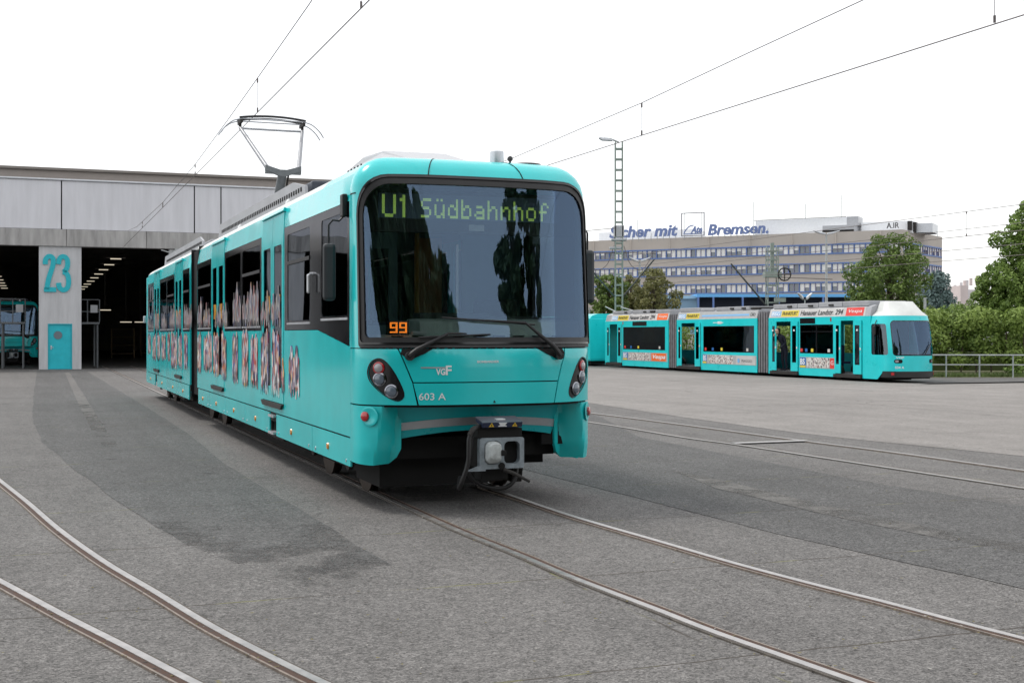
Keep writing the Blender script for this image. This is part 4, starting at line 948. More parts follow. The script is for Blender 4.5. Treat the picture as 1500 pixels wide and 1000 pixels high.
    # slanted cab roof fairing
    ring=[NF(TOT*i/30,2.46) for i in range(31)]; 
    top=[(.25,.3,3.02),(W-.25,.3,3.02),(W-.32,-1.2,3.0),(.32,-1.2,3.0)]
    V=ring+[(W/2+(x-W/2)*.80,max(-1.3,y+.12) if y<-.1 else .0,2.62) for x,y,z in ring]+[(W/2+(x-W/2)*.62,y*.45,3.0) for x,y,z in ring]
    n=31; F=[(i,i+1,n+i+1,n+i) for i in range(30)]+[(n+i,n+i+1,2*n+i+1,2*n+i) for i in range(30)]+[tuple(range(2*n,3*n))]
    m_=MB(); m_.add(V,F); m_.build('cab_roof_fairing',ROOFW,nb,True,angle=25)
    patch('bumper',[(.62,.2),(TOT-.62,.2),(TOT-.72,.42),(.72,.42)],[],NF,RUB,nb,.2,.08,off=.03)
    for k in(-1,1):
        patch('headlight',rrect(c0+k*.76-.15,c0+k*.76+.15,.72,.86,.06),[],NF,SLIT,nb,.1,.01,off=.005)
        patch('headlight_lens',rrect(c0+k*.81-.06,c0+k*.81+.06,.75,.83,.03),[],NF,LENS,nb,.1,.01,off=.01)
        patch('tail_lamp',rect(c0+k*.95-.05,c0+k*.95+.05,.28,.38),[],NF,RED,nb,.1,.02,off=.05)
    text('fleet_number','034 A',c0-.88,c0-.55,.52,.61,NF,WHITE,nb,bold=.02)
    text('operator_logo','VGF',c0-.85,c0-.55,.89,.96,NF,WHITE,nb,bold=.02)
    MB().tube([NF(c0+.3,1.05)[:1]+(NF(c0+.3,1.05)[1]-.05,1.05),NF(c0+.8,1.5)[:1]+(NF(c0+.8,1.5)[1]-.05,1.5)],.02).build('wiper',RUB,nb)
    patch('side_logo',rect(-11.6,-10.7,2.28,2.31),[],f0,WHITE,root,2,.004,off=.006); patch('side_logo',rect(-11.2,-10.85,2.24,2.35),[],f0,WHITE,root,2,.004,off=.006)
    m_=MB(); m_.box(.2,W-.2,-.95,.4,.14,.3); m_.build('cab_underframe',SLIT,nb)
    m_=MB(); m_.box(.35,W-.35,-.9,-.6,.85,1.1); m_.build('dashboard',INTD,nb)
    m_=MB(); m_.box(.05,W-.05,.45,.49,.26,2.36); m_.build('cab_partition',INTD,nb)
    m_=MB(); m_.box(-.12,-.04,-.4,-.28,1.75,2.1); m_.build('mirror_head',RUB,nb,bevel=.03); MB().tube([(.02,-.34,2.3),(-.08,-.34,2.1)],.015).build('mirror_arm',RUB,nb)
    m_=MB(); m_.box(.0,W,23.2,23.25,.12,2.46); m_.prism([(0,2.46),(W,2.46),(W-.4,2.9),(.4,2.9)],1,23.2,23.25); m_.build('rear_end_wall',TEAL2,root)
    for b in(2.9,10.3,18.5):
        for dy in(-.55,.55):
            for x in(.25,W-.35):
                m_=MB(); m_.lathe([(.26,0),(.29,.02),(.29,.1)],(x,b+dy,.29),'x',18); m_.build('wheel',WHEEL,root,True)
    MB().tube([(W/2,21.8,3.0),(W/2,23.5,3.25)],.03).build('folded_pantograph',GALV,root)
far=empty('articulated_tram',(13.338,47,0),TH,'low floor turquoise tram with open doors and advertising banners across the yard','tram')
make_far(far)
# trailing tram partly hidden behind the big one
bt=empty('older_tram',tw(0,0)[:2]+(0,),TH,'older turquoise tram just behind the far low floor one, mostly hidden by the big tram','tram')
q=(13.338-ST*24.4-CT*.4,47+CT*24.4-ST*.4,0); bt.location=q
def f1(a,z): return (0,-a,z)
wn=[rect(-b-.82,-b,1.35,2.35) for b in(.95,1.85,3.6,4.5,5.4,7.2,8.1)]
patch('side_wall',rect(-12,0,.38,2.62),wn,f1,TEAL2,bt,2,.04,smooth=False)
for w in wn:
    o_=patch('window',[(x,y) for x,y in w],[],f1,FGL,bt,2,.01,off=-.01,smooth=False)
    m_=MB(); b=-w[1][0]; 
    for (p,q_,z0,z1) in((b,b+.82,1.33,1.37),(b,b+.82,2.33,2.37),(b-.02,b+.03,1.35,2.35),(b+.79,b+.84,1.35,2.35)): m_.box(-.012,.0,p,q_,z0,z1)
    m_.build('window_frame',ROOFL,o_)
m_=MB(); m_.prism([(0,2.62),(.15,2.8),(.5,2.9),(1.9,2.9),(2.25,2.8),(2.4,2.62)],1,0,12); m_.build('roof',TEAL2,bt)
m_=MB(); m_.box(0,2.4,-.05,0,.38,2.62); m_.build('front_wall',TEAL2,bt,bevel=.02); m_=MB(); m_.box(2.36,2.4,0,12,.38,2.62); m_.box(0.05,2.4,0,12,.3,.4); m_.build('side_wall',TEAL2,bt)
m_=MB(); m_.box(.2,2.2,.3,11.8,.1,.38); m_.build('underframe',SLIT,bt)
for b in(1.5,3.2,9):
    m_=MB(); m_.lathe([(.28,0),(.31,.1)],(.25,b,.31),'x',18); m_.build('wheel',WHEEL,bt,True)
MB().tube([(1.2,.5,3.3),(1.0,-1.2,3.0)],.03).build('folded_pantograph',GALV,bt)
# ================================================================ person in the far tram's doorway
def person(loc,rz,label):
    root=empty('person',loc,rz,label,'person')
    bm=bmesh.new(); lay=bm.verts.layers.skin.verify()
    def ch(pts,p=None):
        for (x,y,z,r) in pts:
            v=bm.verts.new((x,y,z)); v[lay].radius=(r,r*.85)
            if p is not None: bm.edges.new((p,v))
            else: v[lay].use_root=True
            p=v
        return p
    pel=ch([(0,0,.95,.15)])
    chest=ch([(0,-.05,1.12,.14),(0,-.14,1.3,.16),(0,-.22,1.42,.13)],pel)
    ch([(0,-.29,1.5,.055),(0,-.34,1.56,.085),(0,-.37,1.64,.10),(0,-.37,1.72,.07)],chest)
    for s in(-1,1): ch([(s*.10,0,.86,.10),(s*.11,-.03,.5,.07),(s*.11,.03,.1,.045),(s*.11,-.05,.04,.045),(s*.11,-.16,.03,.035)],pel)
    ch([(-.2,-.2,1.4,.06),(-.26,-.3,1.18,.05),(-.2,-.45,1.3,.038),(-.14,-.47,1.42,.03),(-.1,-.45,1.49,.02)],chest)
    ch([(.2,-.2,1.4,.06),(.27,-.15,1.15,.05),(.25,-.35,1.0,.038),(.24,-.41,.98,.03),(.23,-.46,.96,.02)],chest)
    me=bpy.data.meshes.new('body'); bm.to_mesh(me); bm.free(); o=link('body',me,CLOTH,root)
    o.modifiers.new('skin','SKIN'); o.modifiers.new('smooth','SUBSURF').levels=1
    m_=MB()
    m_.lathe([(.02,-.12),(.065,-.10),(.09,-.03),(.095,.03),(.08,.08),(.03,.115)],(0,-.39,1.64),n=14); m_.tube([(-.13,-.47,1.44),(-.09,-.46,1.52)],.032,8); m_.build('face_and_hand',SKIN,root,True,angle=80)
    m_=MB(); m_.lathe([(.1,-.04),(.107,.03),(.092,.09),(.04,.13)],(0,-.355,1.655),n=14); m_.build('hair',HAIR,root,True,angle=80)
    m_=MB()
    for x in(-.035,.035): m_.lathe([(.012,-.004),(.008,.004)],(x,-.482,1.655),'y',8)
    m_.lathe([(.014,0),(.01,-.02)],(0,-.485,1.63),'y',8); m_.build('facial_features',HAIR,root)
    return root
pq=Vector((13.338,47,0))+Vector((.36*CT-6.28*ST,.36*ST+6.28*CT,0))
person((pq.x,pq.y,.26),R(-62),'person in dark clothes stooping in the open doorway of the far tram')
# ================================================================ depot hall
lr2.location=(-27.25-6.5*ST*.95,64.6+6.5,0)
HG=gp(57,541)
hall=empty('depot_hall',(HG[0],HG[1],0),TH,'long concrete tram depot hall with open bays and a pillar numbered 23','hall')
def HF(a,z): return (a,0,z)
X0,X1=-26,21
def hb(name,x0,x1,y0,y1,z0,z1,m,p=None,bev=.02): 
    q=MB(); q.box(x0,x1,y0,y1,z0,z1); return q.build(name,m,p or hall,bevel=bev)
pil=None
for i,(a,b) in enumerate(((-8.2,-6.1),(0,2.02),(6.35,8.4),(14.6,16.7))):
    o=patch('pillar',rect(a,b,0,6.2),[rect(.44,1.56,.03,2.27)] if i==1 else [],HF,CONC,hall,3,.5,off=0,smooth=False)
    if i==1: pil=o
dr=hb('door',.455,1.545,.04,.09,.04,2.255,mat('door_teal',(.01,.42,.5),.4,var=.08),pil,0)
patch('door_frame',rect(.42,1.58,.0,2.30),[rect(.465,1.535,.05,2.245)],HF,mat('door_frame_teal',(.012,.33,.4),.4),dr,3,.06,off=.012,smooth=False)
m_=MB(); m_.lathe([(.20,-.0),(.20,-.02)],(.90,.04,1.72),'y',24); m_.build('porthole_window',OGL,dr)
m_=MB(); m_.lathe([(.23,-.0),(.23,-.012)],(.90,.045,1.72),'y',24); m_.build('porthole_rim',mat('door_frame_teal',(0,0,0)),dr)
m_=MB(); m_.tube([(.58,.04,1.1),(.58,-.02,1.1),(.70,-.02,1.1)],.012); m_.box(.55,.61,.02,.04,1.0,1.2); m_.build('handle',ALU,dr)
m_=MB()
for z in(.4,2.0): m_.box(1.5,1.55,-.01,.03,z,z+.12)
m_.build('hinge',mat('door_teal',(0,0,0)),dr)
# big stencilled number
def numpatch(pts,w):
    P=spl(pts,7); Lf_=[];Rt=[]
    for i,p in enumerate(P):
        a=P[max(0,i-1)]; b=P[min(len(P)-1,i+1)]; d=Vector((b[0]-a[0],b[1]-a[1])).normalized(); ww=w
        Lf_.append((p[0]-d.y*ww,p[1]+d.x*ww)); Rt.append((p[0]+d.y*ww,p[1]-d.x*ww))
    return Lf_,Rt
NT=mat('number_teal',(.01,.40,.47),.4)
def stroke(name,segs,w,parent):
    m_=MB()
    for pts in segs:
        P=pts if len(pts)<4 else spl(pts,7)
        V=[];n=len(P)
        for i,p in enumerate(P):
            a=P[max(0,i-1)]; b=P[min(n-1,i+1)]; d=Vector((b[0]-a[0],b[1]-a[1])).normalized()
            for s in(1,-1):
                for y in(-.06,-.0): V.append((p[0]-s*d.y*w,y-.002*0,p[1]+s*d.x*w))
        F=[(0,1,3,2)]+[((n-1)*4,(n-1)*4+2,(n-1)*4+3,(n-1)*4+1)]
        for i in range(n-1):
            q=i*4;r=q+4; F+=[(q,q+2,r+2,r),(q+1,r+1,r+3,q+3),(q,r,r+1,q+1),(q+2,q+3,r+3,r+2)]
        m_.add(V,F)
    return m_.build(name,NT,parent)
stroke('number_digit',[[(.30,5.28),(.31,5.5),(.42,5.66),(.56,5.68),(.67,5.55),(.67,5.30),(.60,5.02),(.50,4.70),(.42,4.35),(.38,4.02)],[(.24,4.015),(.82,4.015)]],.118,pil)
stroke('number_digit',[[(.93,5.30),(.95,5.5),(1.05,5.66),(1.2,5.68),(1.33,5.56),(1.36,5.34),(1.32,5.1),(1.18,4.92)],[(1.12,4.90),(1.25,4.88),(1.37,4.72),(1.41,4.42),(1.36,4.14),(1.22,4.01),(1.07,4.03),(.96,4.16),(.93,4.36)]],.118,pil)
x=X0; rn=random.Random(5)
while x<X1:
    w=3.9 if int((x-X0))%2 else 2.6
    hb('lintel_beam',x+.008,min(x+w,X1)-.008,-.12,.5,6.2,7.05,LINT); x+=w
xs=[X0,-18.5,-12.0,-5.5,1.07,7.63,9.0,15.6,X1]
for a,b in zip(xs,xs[1:]): hb('facade_panel',a+.03,b-.03,.02,.4,7.07,9.52,PANEL)
hb('panel_backing',X0,X1,.1,.5,7.05,9.6,SLIT)
hb('flashing_strip',X0-.1,X1+.1,-.06,.6,9.53,9.62,ALU)
hb('roof_fascia',X0-.1,X1+.1,.3,.8,9.62,10.05,FASC); hb('roof_edge',X0-.2,X1+.2,.15,.95,10.05,10.19,mat('roof_edge_brown',(.2,.18,.165),.7,var=.1))
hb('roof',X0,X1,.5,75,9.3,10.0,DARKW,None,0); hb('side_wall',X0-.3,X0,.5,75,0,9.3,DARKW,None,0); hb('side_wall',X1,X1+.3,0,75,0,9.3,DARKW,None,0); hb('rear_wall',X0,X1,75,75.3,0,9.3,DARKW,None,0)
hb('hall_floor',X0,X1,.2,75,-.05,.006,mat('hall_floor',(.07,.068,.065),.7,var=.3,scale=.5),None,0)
for xx in(1.0,15.6):
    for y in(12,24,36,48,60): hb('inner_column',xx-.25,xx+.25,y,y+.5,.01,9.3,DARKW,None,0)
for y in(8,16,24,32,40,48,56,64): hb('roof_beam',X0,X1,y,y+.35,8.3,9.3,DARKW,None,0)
m_=MB(); m_.box(6.6,7.4,-.3,-.12,6.05,6.2); m_.tube([(6.9,-.28,6.1),(6.2,-.6,6.0),(5.9,-.5,6.1)],.03); m_.build('wire_anchor',GALV,hall)
HM=Matrix.Translation((HG[0],HG[1],0))@Matrix.Rotation(TH,4,'Z')
def hw(x,y,z): return tuple(HM@Vector((x,y,z)))
k=0
for col_x,side in((-2.6,'left bay'),(3.9,'right bay')):
    for j in range(9):
        y=3.5+j*6.2
        m_=MB(); m_.box(-.28,.28,-.05,.05,-.05,0); m_.k=1; m_.box(-.5,.5,-.08,.08,0,.05); m_.tube([(-.4,0,.05),(-.4,0,3.0)],.008,4); m_.tube([(.4,0,.05),(.4,0,3.0)],.008,4)
        o=m_.build('strip_lamp',[LAMPE,DARKW]); o.location=hw(col_x,y,5.85); o.rotation_euler=(0,0,TH)
        tag(o,'small lit strip lamp in the row hanging in the dark depot '+side,'lamp','strip lamps inside the depot hall')
for j,(x,y,z) in enumerate(((4.4,24,3.4),(6.0,27,2.6),(7.0,27,2.6),(8.0,27,2.6))):
    m_=MB(); m_.box(-.4,.4,-.05,.05,0,.06); m_.k=1; m_.box(-.03,.03,-.03,.03,.06,5); o=m_.build('strip_lamp',[LAMPE,DARKW]); o.location=hw(x,y,z); o.rotation_euler=(0,0,TH)
    tag(o,'low lit lamp above the work floor deep in the right depot bay','lamp','low lamps inside the depot hall')
# work platforms beside the pillar
for sx,lab in((-1.35,'grey railed work platform behind the left side of pillar 23'),(2.3,'grey railed work platform behind the right side of pillar 23')):
    p=empty('work_platform',hw(sx,2.2,0),TH,lab,'platform'); m_=MB()
    m_.box(-.5,.7,0,3.5,2.3,2.4); m_.build('deck',mat('platform_grey',(.13,.14,.15),.6,.2),p)
    m_=MB()
    for x in(-.5,.1,.7):
        m_.tube([(x,0,2.4),(x,0,3.6)],.03,6)
    for z in(2.95,3.58): m_.tube([(-.5,0,z),(.7,0,z)],.03,6)
    m_.build('handrail',mat('platform_grey',(.13,.14,.15),.6,.2),p)
    for x in(-.4,.6):
        for y in(.1,3.4): MB().tube([(x,y,0),(x,y,2.3)],.05,6).build('platform_leg',mat('platform_grey',(0,0,0)),p)
    m_=MB(); m_.box(.25,.6,-.05,-.02,2.9,3.3); m_.build('notice_board',ROOFG,p)
for j,(x,y,w_,h_) in enumerate(((5.2,30,1.6,2.2),(7.6,34,2.2,3.0),(10.5,28,1.8,2.4))):
    e=empty('storage_rack',hw(x,y,0),TH,('brown storage rack deep in the dark right bay, nearest the pillar','tallest brown storage rack deep in the dark right bay','brown storage rack in the right bay closest to the big tram')[j],'rack'); q=MB()
    for sx in(0,w_): 
        for sy in(0,.6): q.box(sx-.03,sx+.03,sy-.03,sy+.03,0,h_)
    q.build('upright',mat('rack_brown',(.22,.15,.08),.7),e)
    z=.3
    while z<h_: MB().box(0,w_,0,.6,z,z+.05).build('shelf',mat('rack_brown',(0,0,0)),e); z+=.6
# ================================================================ office block
YB=230.0; C0=at(1322,336,YB); dL=Vector((-1.92,1,0)).normalized(); dR=Vector((.742,1,0)).normalized()
off=empty('office_building',(C0[0],C0[1],0),0,'long tan office block with rows of blue framed windows and rooftop lettering','building')
Zr=20.75
def OL(a,z): q=dL*(-a); return (q.x,q.y,z)     # a negative going left
def OR(a,z): q=dR*a; return (q.x,q.y,z)
LL=118; LR=22.4
rows=[(16.75,18.45),(13.2,14.95),(9.65,11.4)]
holesL=[rect(-LL+1,-.5,a,b) for a,b in rows]; holesR=[rect(.5,LR-.5,a,b) for a,b in rows]
patch('facade_wall',rect(-LL,0,0,Zr),holesL,OL,BRICK,off,20,.5,smooth=False)
patch('facade_wall',rect(0,LR,0,Zr),holesR,OR,BRICK,off,20,.5,smooth=False)
q1=dL*LL; q2=q1+dR*LR; q3=dR*LR
m_=MB(); m_.add([(0,0,Zr-.4),(q1.x,q1.y,Zr-.4),(q2.x,q2.y,Zr-.4),(q3.x,q3.y,Zr-.4)],[(0,1,2,3)]); m_.add([(q1.x,q1.y,0),(q2.x,q2.y,0),(q3.x,q3.y,0),(q3.x,q3.y,Zr),(q2.x,q2.y,Zr),(q1.x,q1.y,Zr)],[(0,1,4,5),(1,2,3,4)]); m_.build('flat_roof',ROOFL,off)
m_=MB()
for z0,z1 in rows:
    for z in(z0-.12,z1-.12):
        for f,a0,a1 in((OL,-LL+1,-.3),(OR,.3,LR-.3)):
            p=Vector(f(a0,z)); q=Vector(f(a1,z)); d=(q-p).normalized(); nn=Vector((d.y,-d.x,0))*.12
            m_.add([p+nn,q+nn,q+nn+Vector((0,0,.24)),p+nn+Vector((0,0,.24)),p-nn*3,q-nn*3,q-nn*3+Vector((0,0,.24)),p-nn*3+Vector((0,0,.24))],[(0,1,2,3),(3,2,6,7),(0,4,5,1),(0,3,7,4),(1,5,6,2)])
m_.build('blue_string_course',BLUEF,off)
rw=random.Random(9); cnt=0; rest=MB()
def winunit(m_,f,a,z0,z1,W,mode):
    def bx(a0,a1,z0,z1,d0,d1,k):
        p=Vector(f(a0,0)); q=Vector(f(a1,0)); d=(q-p).normalized(); nn=Vector((d.y,-d.x,0)); m_.k=k
        P=[p+nn*d0,q+nn*d0,q-nn*d1,p-nn*d1]
        m_.add([(v.x,v.y,z0) for v in P]+[(v.x,v.y,z1) for v in P],[(0,1,5,4),(1,2,6,5),(2,3,7,6),(3,0,4,7),(4,5,6,7),(3,2,1,0)])
    bx(a,a+.12,z0+.1,z1-.1,.08,.2,0)
    for j in range(2):
        b0=a+.16+j*(W-.16)/2; b1=b0+(W-.16)/2-.09
        r=rw.random(); md=mode
        full= r<.85
        bx(b0,b1,z0+.1,z1-.1,-.22,.26,2)
        if full and mode: bx(b0+.02,b1-.02,(z0+.12) if r<.5 else z0+.1+.5*(z1-z0),z1-.12,-.14,.18,1)
        elif mode and r<.9: bx(b0+.02,b1-.02,z1-.12-.45*(z1-z0),z1-.12,-.14,.18,1)
        bx(b1,b1+.09,z0+.1,z1-.1,.04,.2,3)
MAUVE=mat('window_mullion_mauve',(.22,.2,.32),.5)
for z0,z1 in rows:
    for i in range(4):
        m_=MB(); winunit(m_,OR,.6+i*5.3,z0,z1,2.65,1); winunit(m_,OR,.6+2.65+i*5.3,z0,z1,2.65,1); m_.build('window',[BLUEF,BLIND,OGL,MAUVE],off)
    for i in range(57):
        a=-2.6-i*2.05
        if i<28:
            m_=MB(); winunit(m_,OL,a,z0,z1,2.05,0 if (i*7+int(z0))%23==3 else 1); m_.build('window',[BLUEF,BLIND,OGL,MAUVE],off)
        else: winunit(rest,OL,a,z0,z1,2.05,0 if (i*5+int(z0))%19==3 else 1)
tag(rest.build('window',[BLUEF,BLIND,OGL,MAUVE],off),kind='stuff')
# parapet line and thin facade joints
for i in range(14):
    p=OL(-4-i*8.2,0); MB().box(p[0]-.06,p[0]+.06,p[1]-.35,p[1]-.2,18.6,Zr).build('facade_joint',mat('facade_joint',(.5,.45,.4),.8),off)
def onroof(u,v,back=0):
    k=(u-750)/FPX; t=(k*C0[1]-C0[0])/(dL.x-k*dL.y); Y=C0[1]+dL.y*t; return t
def rbox(name,u0,u1,v0,v1,back,depth,m,parent=off):
    t0,t1=onroof(u0,0),onroof(u1,0); Y0_=C0[1]+dL.y*(t0+t1)/2
    z0=CAM_H+(HOR-v1)/FPX*Y0_; z1=CAM_H+(HOR-v0)/FPX*Y0_; nb=Vector((-dL.y,dL.x,0)); nb=nb if nb.y>0 else -nb
    P=[dL*t0+nb*back,dL*t1+nb*back,dL*t1+nb*(back+depth),dL*t0+nb*(back+depth)]
    q=MB(); q.add([(p.x,p.y,max(z0,Zr-.4)) for p in P]+[(p.x,p.y,z1) for p in P],[(0,1,5,4),(1,2,6,5),(2,3,7,6),(3,0,4,7),(4,5,6,7)]); return q.build(name,m,parent)
WPL=mat('roof_plant_white',(.82,.84,.86),.5,var=.05)
rbox('penthouse',1100,1235,319,345,3,10,WPL); rbox('penthouse',860,1000,335,352,6,8,WPL)
rbox('penthouse',1255,1330,322,340,4,9,WPL); rbox('vent_collar',1202,1250,329,340,1.5,6,ROOFL); rbox('vent_shadow',1202,1248,336,339,1.3,.3,SLIT); rbox('vent_duct',1235,1252,315,329,3,4,ROOFL)
rbox('cooling_unit',1333,1358,323,337,6,6,ALU); rbox('cooling_unit',1328,1334,322,336,5,4,DKM); rbox('louvre',1325,1331,322,335,2.8,1,DKM); rbox('railing_bar',1100,1236,318.6,319.4,2,.1,DKM); 
def rtxt(s,u0,u1,v0,v1,m,parent,**k):
    t0,t1=onroof(u0,0),onroof(u1,0); Y0_=C0[1]+dL.y*(t0+t1)/2
    return text('sign_lettering',s,-t0,-t1,CAM_H+(HOR-v1)/FPX*Y0_,CAM_H+(HOR-v0)/FPX*Y0_,lambda a,z:(OL(a,z)[0]*1,OL(a,z)[1],z),m,parent,off=.2,thick=.25,**k)
rs=empty('rooftop_sign',(C0[0],C0[1],0),0,'blue rooftop letters Sicher mit Ate Bremsen with a square emblem frame on the office block','sign')
rtxt('Sicher mit',893,993,330,347.5,SIGNB,rs,shear=.2,bold=.03)
rtxt('Bremsen.',1037,1126,327,343.5,SIGNB,rs,shear=.2,bold=.03)
rtxt('Ate',1012,1029,331,341.5,SIGNB,rs,shear=.35,bold=.03)
t0,t1=onroof(998.5,0),onroof(1032.5,0); Yq=C0[1]+dL.y*(t0+t1)/2; za=CAM_H+(HOR-346)/FPX*Yq; zb=CAM_H+(HOR-311.5)/FPX*Yq
patch('sign_frame',rect(-t0,-t1,za,zb),[rect(-t0+.16,-t1-.16,za+.16,zb-.16)],OL,mat('sign_frame_grey',(.2,.2,.23),.5),rs,30,.2,off=.3,smooth=False)
t=lambda u:-onroof(u,0); zz=lambda v:CAM_H+(HOR-v)/FPX*Yq
MB().tube(spl([OL(t(1002),zz(341)),OL(t(1005),zz(336)),OL(t(1010),zz(331.5)),OL(t(1016),zz(330))],5)+[],.12,6).build('emblem_arc',SIGNB,rs); MB().tube([OL(t(1001),zz(342.5)),OL(t(1028),zz(342.5))],.1,6).build('emblem_line',SIGNB,rs)
m_=MB()
for u in range(900,1126,9):
    if 994<u<1036: continue
    p=OL(t(u),0); m_.tube([(p[0],p[1],Zr-.5),(p[0],p[1],Zr+1.2)],.05,4); m_.tube([(p[0],p[1]+1.5,Zr-.5),(p[0],p[1],Zr+1.2)],.04,4)
for u in(1003,1028): p=OL(t(u),0); m_.tube([(p[0],p[1],Zr-.5),(p[0],p[1],zb)],.07,4)
m_.build('sign_support',GALV,rs)
r5=rtxt('A.IR',1299,1317,326,334.5,DKM,rs); r5.name='louvre_lettering'
for u,v0 in((934,322),(1180,299),(1233,286),(1373,330),(1104,296)):
    p=at(u,v0,YB+12); o=MB().tube([(0,0,0),(0,0,p[2]-Zr+.6)],.07,4).build('roof_mast',GALV); o.location=(p[0],p[1],Zr-.6); o.parent=off; o.location=(p[0]-C0[0],p[1]-C0[1],Zr-.6)
# canopy hall in front of the office block
cb=empty('loading_canopy',(0,0,0),0,'dark open shed with light blue roof edge below the office windows','shed')
YC=205
def bx3(name,u0,u1,v0,v1,Y,dep,m,parent,bev=0):
    a=at(u0,v1,Y); b=at(u1,v0,Y); q=MB(); q.box(a[0],b[0],Y,Y+dep,max(0,a[2]),b[2]); return q.build(name,m,parent)
bx3('roof_edge',1021,1262,430.5,435,YC,8,CANB,cb)
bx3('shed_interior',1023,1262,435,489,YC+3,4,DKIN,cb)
for u in(1022,1044,1087,1140,1205,1258): bx3('column',u,u+2.4,435,489,YC-.3,.5,BLUEF,cb)
bx3('low_wing',975,1021,436,489,YC+2,5,mat('wing_blue_grey',(.2,.33,.45),.6),cb); bx3('wing_roof',975,1021,433,437.5,YC+1.6,6,mat('wing_roof_blue',(.3,.52,.7),.5),cb)
bx3('side_roof',1252,1300,440,446,YC-6,5,mat('side_roof_grey',(.25,.27,.3),.6),cb)
# distant buildings at the right
for (u0,u1,v0,Y,c_,lab) in((1393,1430,424,520,(.55,.5,.52),'far pale industrial block on the horizon left of the big right tree'),(1407,1418,418,500,(.55,.40,.37),'small far reddish block on the horizon left of the big right tree')):
    a=at(u0,489,Y); b=at(u1,v0,Y); q=MB(); q.box(a[0],b[0],Y,Y+15,0,b[2]); 
    for j in range(3): q.box(a[0]+2+j*2.5,a[0]+3+j*2.5,Y+2,Y+3,b[2],b[2]+2+j)
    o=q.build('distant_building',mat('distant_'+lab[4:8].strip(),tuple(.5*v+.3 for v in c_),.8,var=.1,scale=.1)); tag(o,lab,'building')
# ================================================================ masts and lamps
def lattice(name,x,y,h,w,label,m,head=None,rz=0):
    r=empty(name,(x,y,0),rz,label,'mast'); q=MB(); 
    for sx in(-1,1): 
        for sy in(-.5,.5): q.prism([(sx*w/2-.03,sy*w-.04),(sx*w/2+.03,sy*w-.04),(sx*w/2+.03,sy*w+.04),(sx*w/2-.03,sy*w+.04)],2,0,h)
    q.build('post',m,r); q=MB(); z=.3
    while z<h-.2:
        for sy in(-.5,.5): q.box(-w/2,w/2,sy*w-.02,sy*w+.02,z,z+.09)
        for sx in(-1,1): q.tube([(sx*w/2,-w/2,z),(sx*w/2,w/2,z+.5)],.02,4)
        z+=.62
    q.build('lattice_rung',m,r); q=MB(); q.box(-w,w,-w,w,0,.25); q.build('base',CONC,r); return r
Ym=75.0; p=at(906.5,206,Ym)
lm=lattice('lattice_mast',p[0],Ym,p[2]-.1,.42,'tall slender lattice mast with one street lamp head beside the blue rooftop letters',MASTG)
MB().tube([(0,0,p[2]-.1),(-.5,0,p[2]+.1),(-.9,0,p[2]+.15)],.05,6).build('lamp_arm',GALV,lm)
q=MB(); q.prism([(-1.15,p[2]+.20),(-.6,p[2]+.10),(-.35,p[2]+.02),(-.4,p[2]-.04),(-1.0,p[2]+.0),(-1.2,p[2]+.12)],1,-.16,.16); q.build('lamp_head',ALU,lm,bevel=.03)
q=MB(); q.box(-.45,.45,-.3,.3,7.3,7.42); q.box(-.3,.3,-.25,.25,7.5,8.2); q.box(-.55,.15,-.2,.2,6.8,6.95); q.build('mast_clamp',ROOFG,lm,bevel=.03)
for s,(dx,dz0,dz1) in enumerate(((-1,4.0,6.1),(1,4.0,6.2))):
    MB().tube([(dx*.25,0,dz0),(dx*2.1,0,dz1)],.05,6).build('bracket_arm',mat('bracket_dark',(.06,.07,.07),.5,.4),lm)
    MB().tube(spl([(dx*.3,0,7.0),(dx*.7,0,5.9),(dx*1.4,0,5.6),(dx*2.0,0,6.5)],5),.022,5).build('sag_wire',WIRE,lm)
    MB().tube([(-dx*.2,0,6.6),(dx*2.2,0,6.55)],.025,5).build('stay_wire',WIRE,lm)
Y2=92.0; p2_=at(1131,362,Y2)
l2=lattice('lattice_mast',p2_[0],Y2,p2_[2],.75,'stout green lattice mast with tensioning wheels standing behind the far tram',MASTG)
for z,x in((p2_[2]-2.0,.8),(p2_[2]-4.6,.3)):
    q=MB(); q.tube([(x+.46*math.cos(i*.524),-.5,z+.46*math.sin(i*.524)) for i in range(13)],.05,6,False); q.tube([(x-.45,-.5,z),(x+.45,-.5,z)],.04,5); q.tube([(x,-.5,z-.45),(x,-.5,z+.45)],.04,5); q.build('tension_wheel',DKM,l2)
for a_ in((-.6,.6,-.5,.5,-2.2,-1.8),(-.35,.55,-.5,.5,-4.9,-4.5),(-.12,.12,-.2,.2,-1.8,.3),(.1,.9,-.5,-.2,-4,-3.7)): MB().box(*a_[:4],p2_[2]+a_[4],p2_[2]+a_[5]).build('mast_fitting',MASTG,l2)
MB().tube([(-.3,0,p2_[2]-4.4),(-3.0,0,p2_[2]-1.2)],.06,6).build('bracket_arm',mat('bracket_dark',(0,0,0)),l2); MB().tube([(.3,-.4,p2_[2]-2.2),(4.3,-.4,p2_[2]-2.35)],.03,5).build('stay_wire',WIRE,l2)
def lamp2(u,v,Y,label,r=.09,arms=2,span=1.6):
    p=at(u,v,Y); e=empty('street_lamp',(p[0],Y,0),0,label,'street lamp'); h=p[2]
    q=MB(); q.tube([(0,0,0),(0,0,h*.5),(0,0,h)],[r*1.3,r,r*.7],10); q.build('pole',GALV,e,True); q=MB(); q.lathe([(r*2.2,0),(r*2.2,.5),(r*1.3,.6)],(0,0,0)); q.build('base',GALV,e,True)
    for s in((-1,1) if arms==2 else ()):
        q=MB(); q.prism([(s*.1,h-.05),(s*span*.5,h+.03),(s*span,h+.28),(s*span,h+.36),(s*span*.5,h+.22),(s*.1,h+.12)],1,-.18,.18); q.build('lamp_head',ALU,e,bevel=.04)
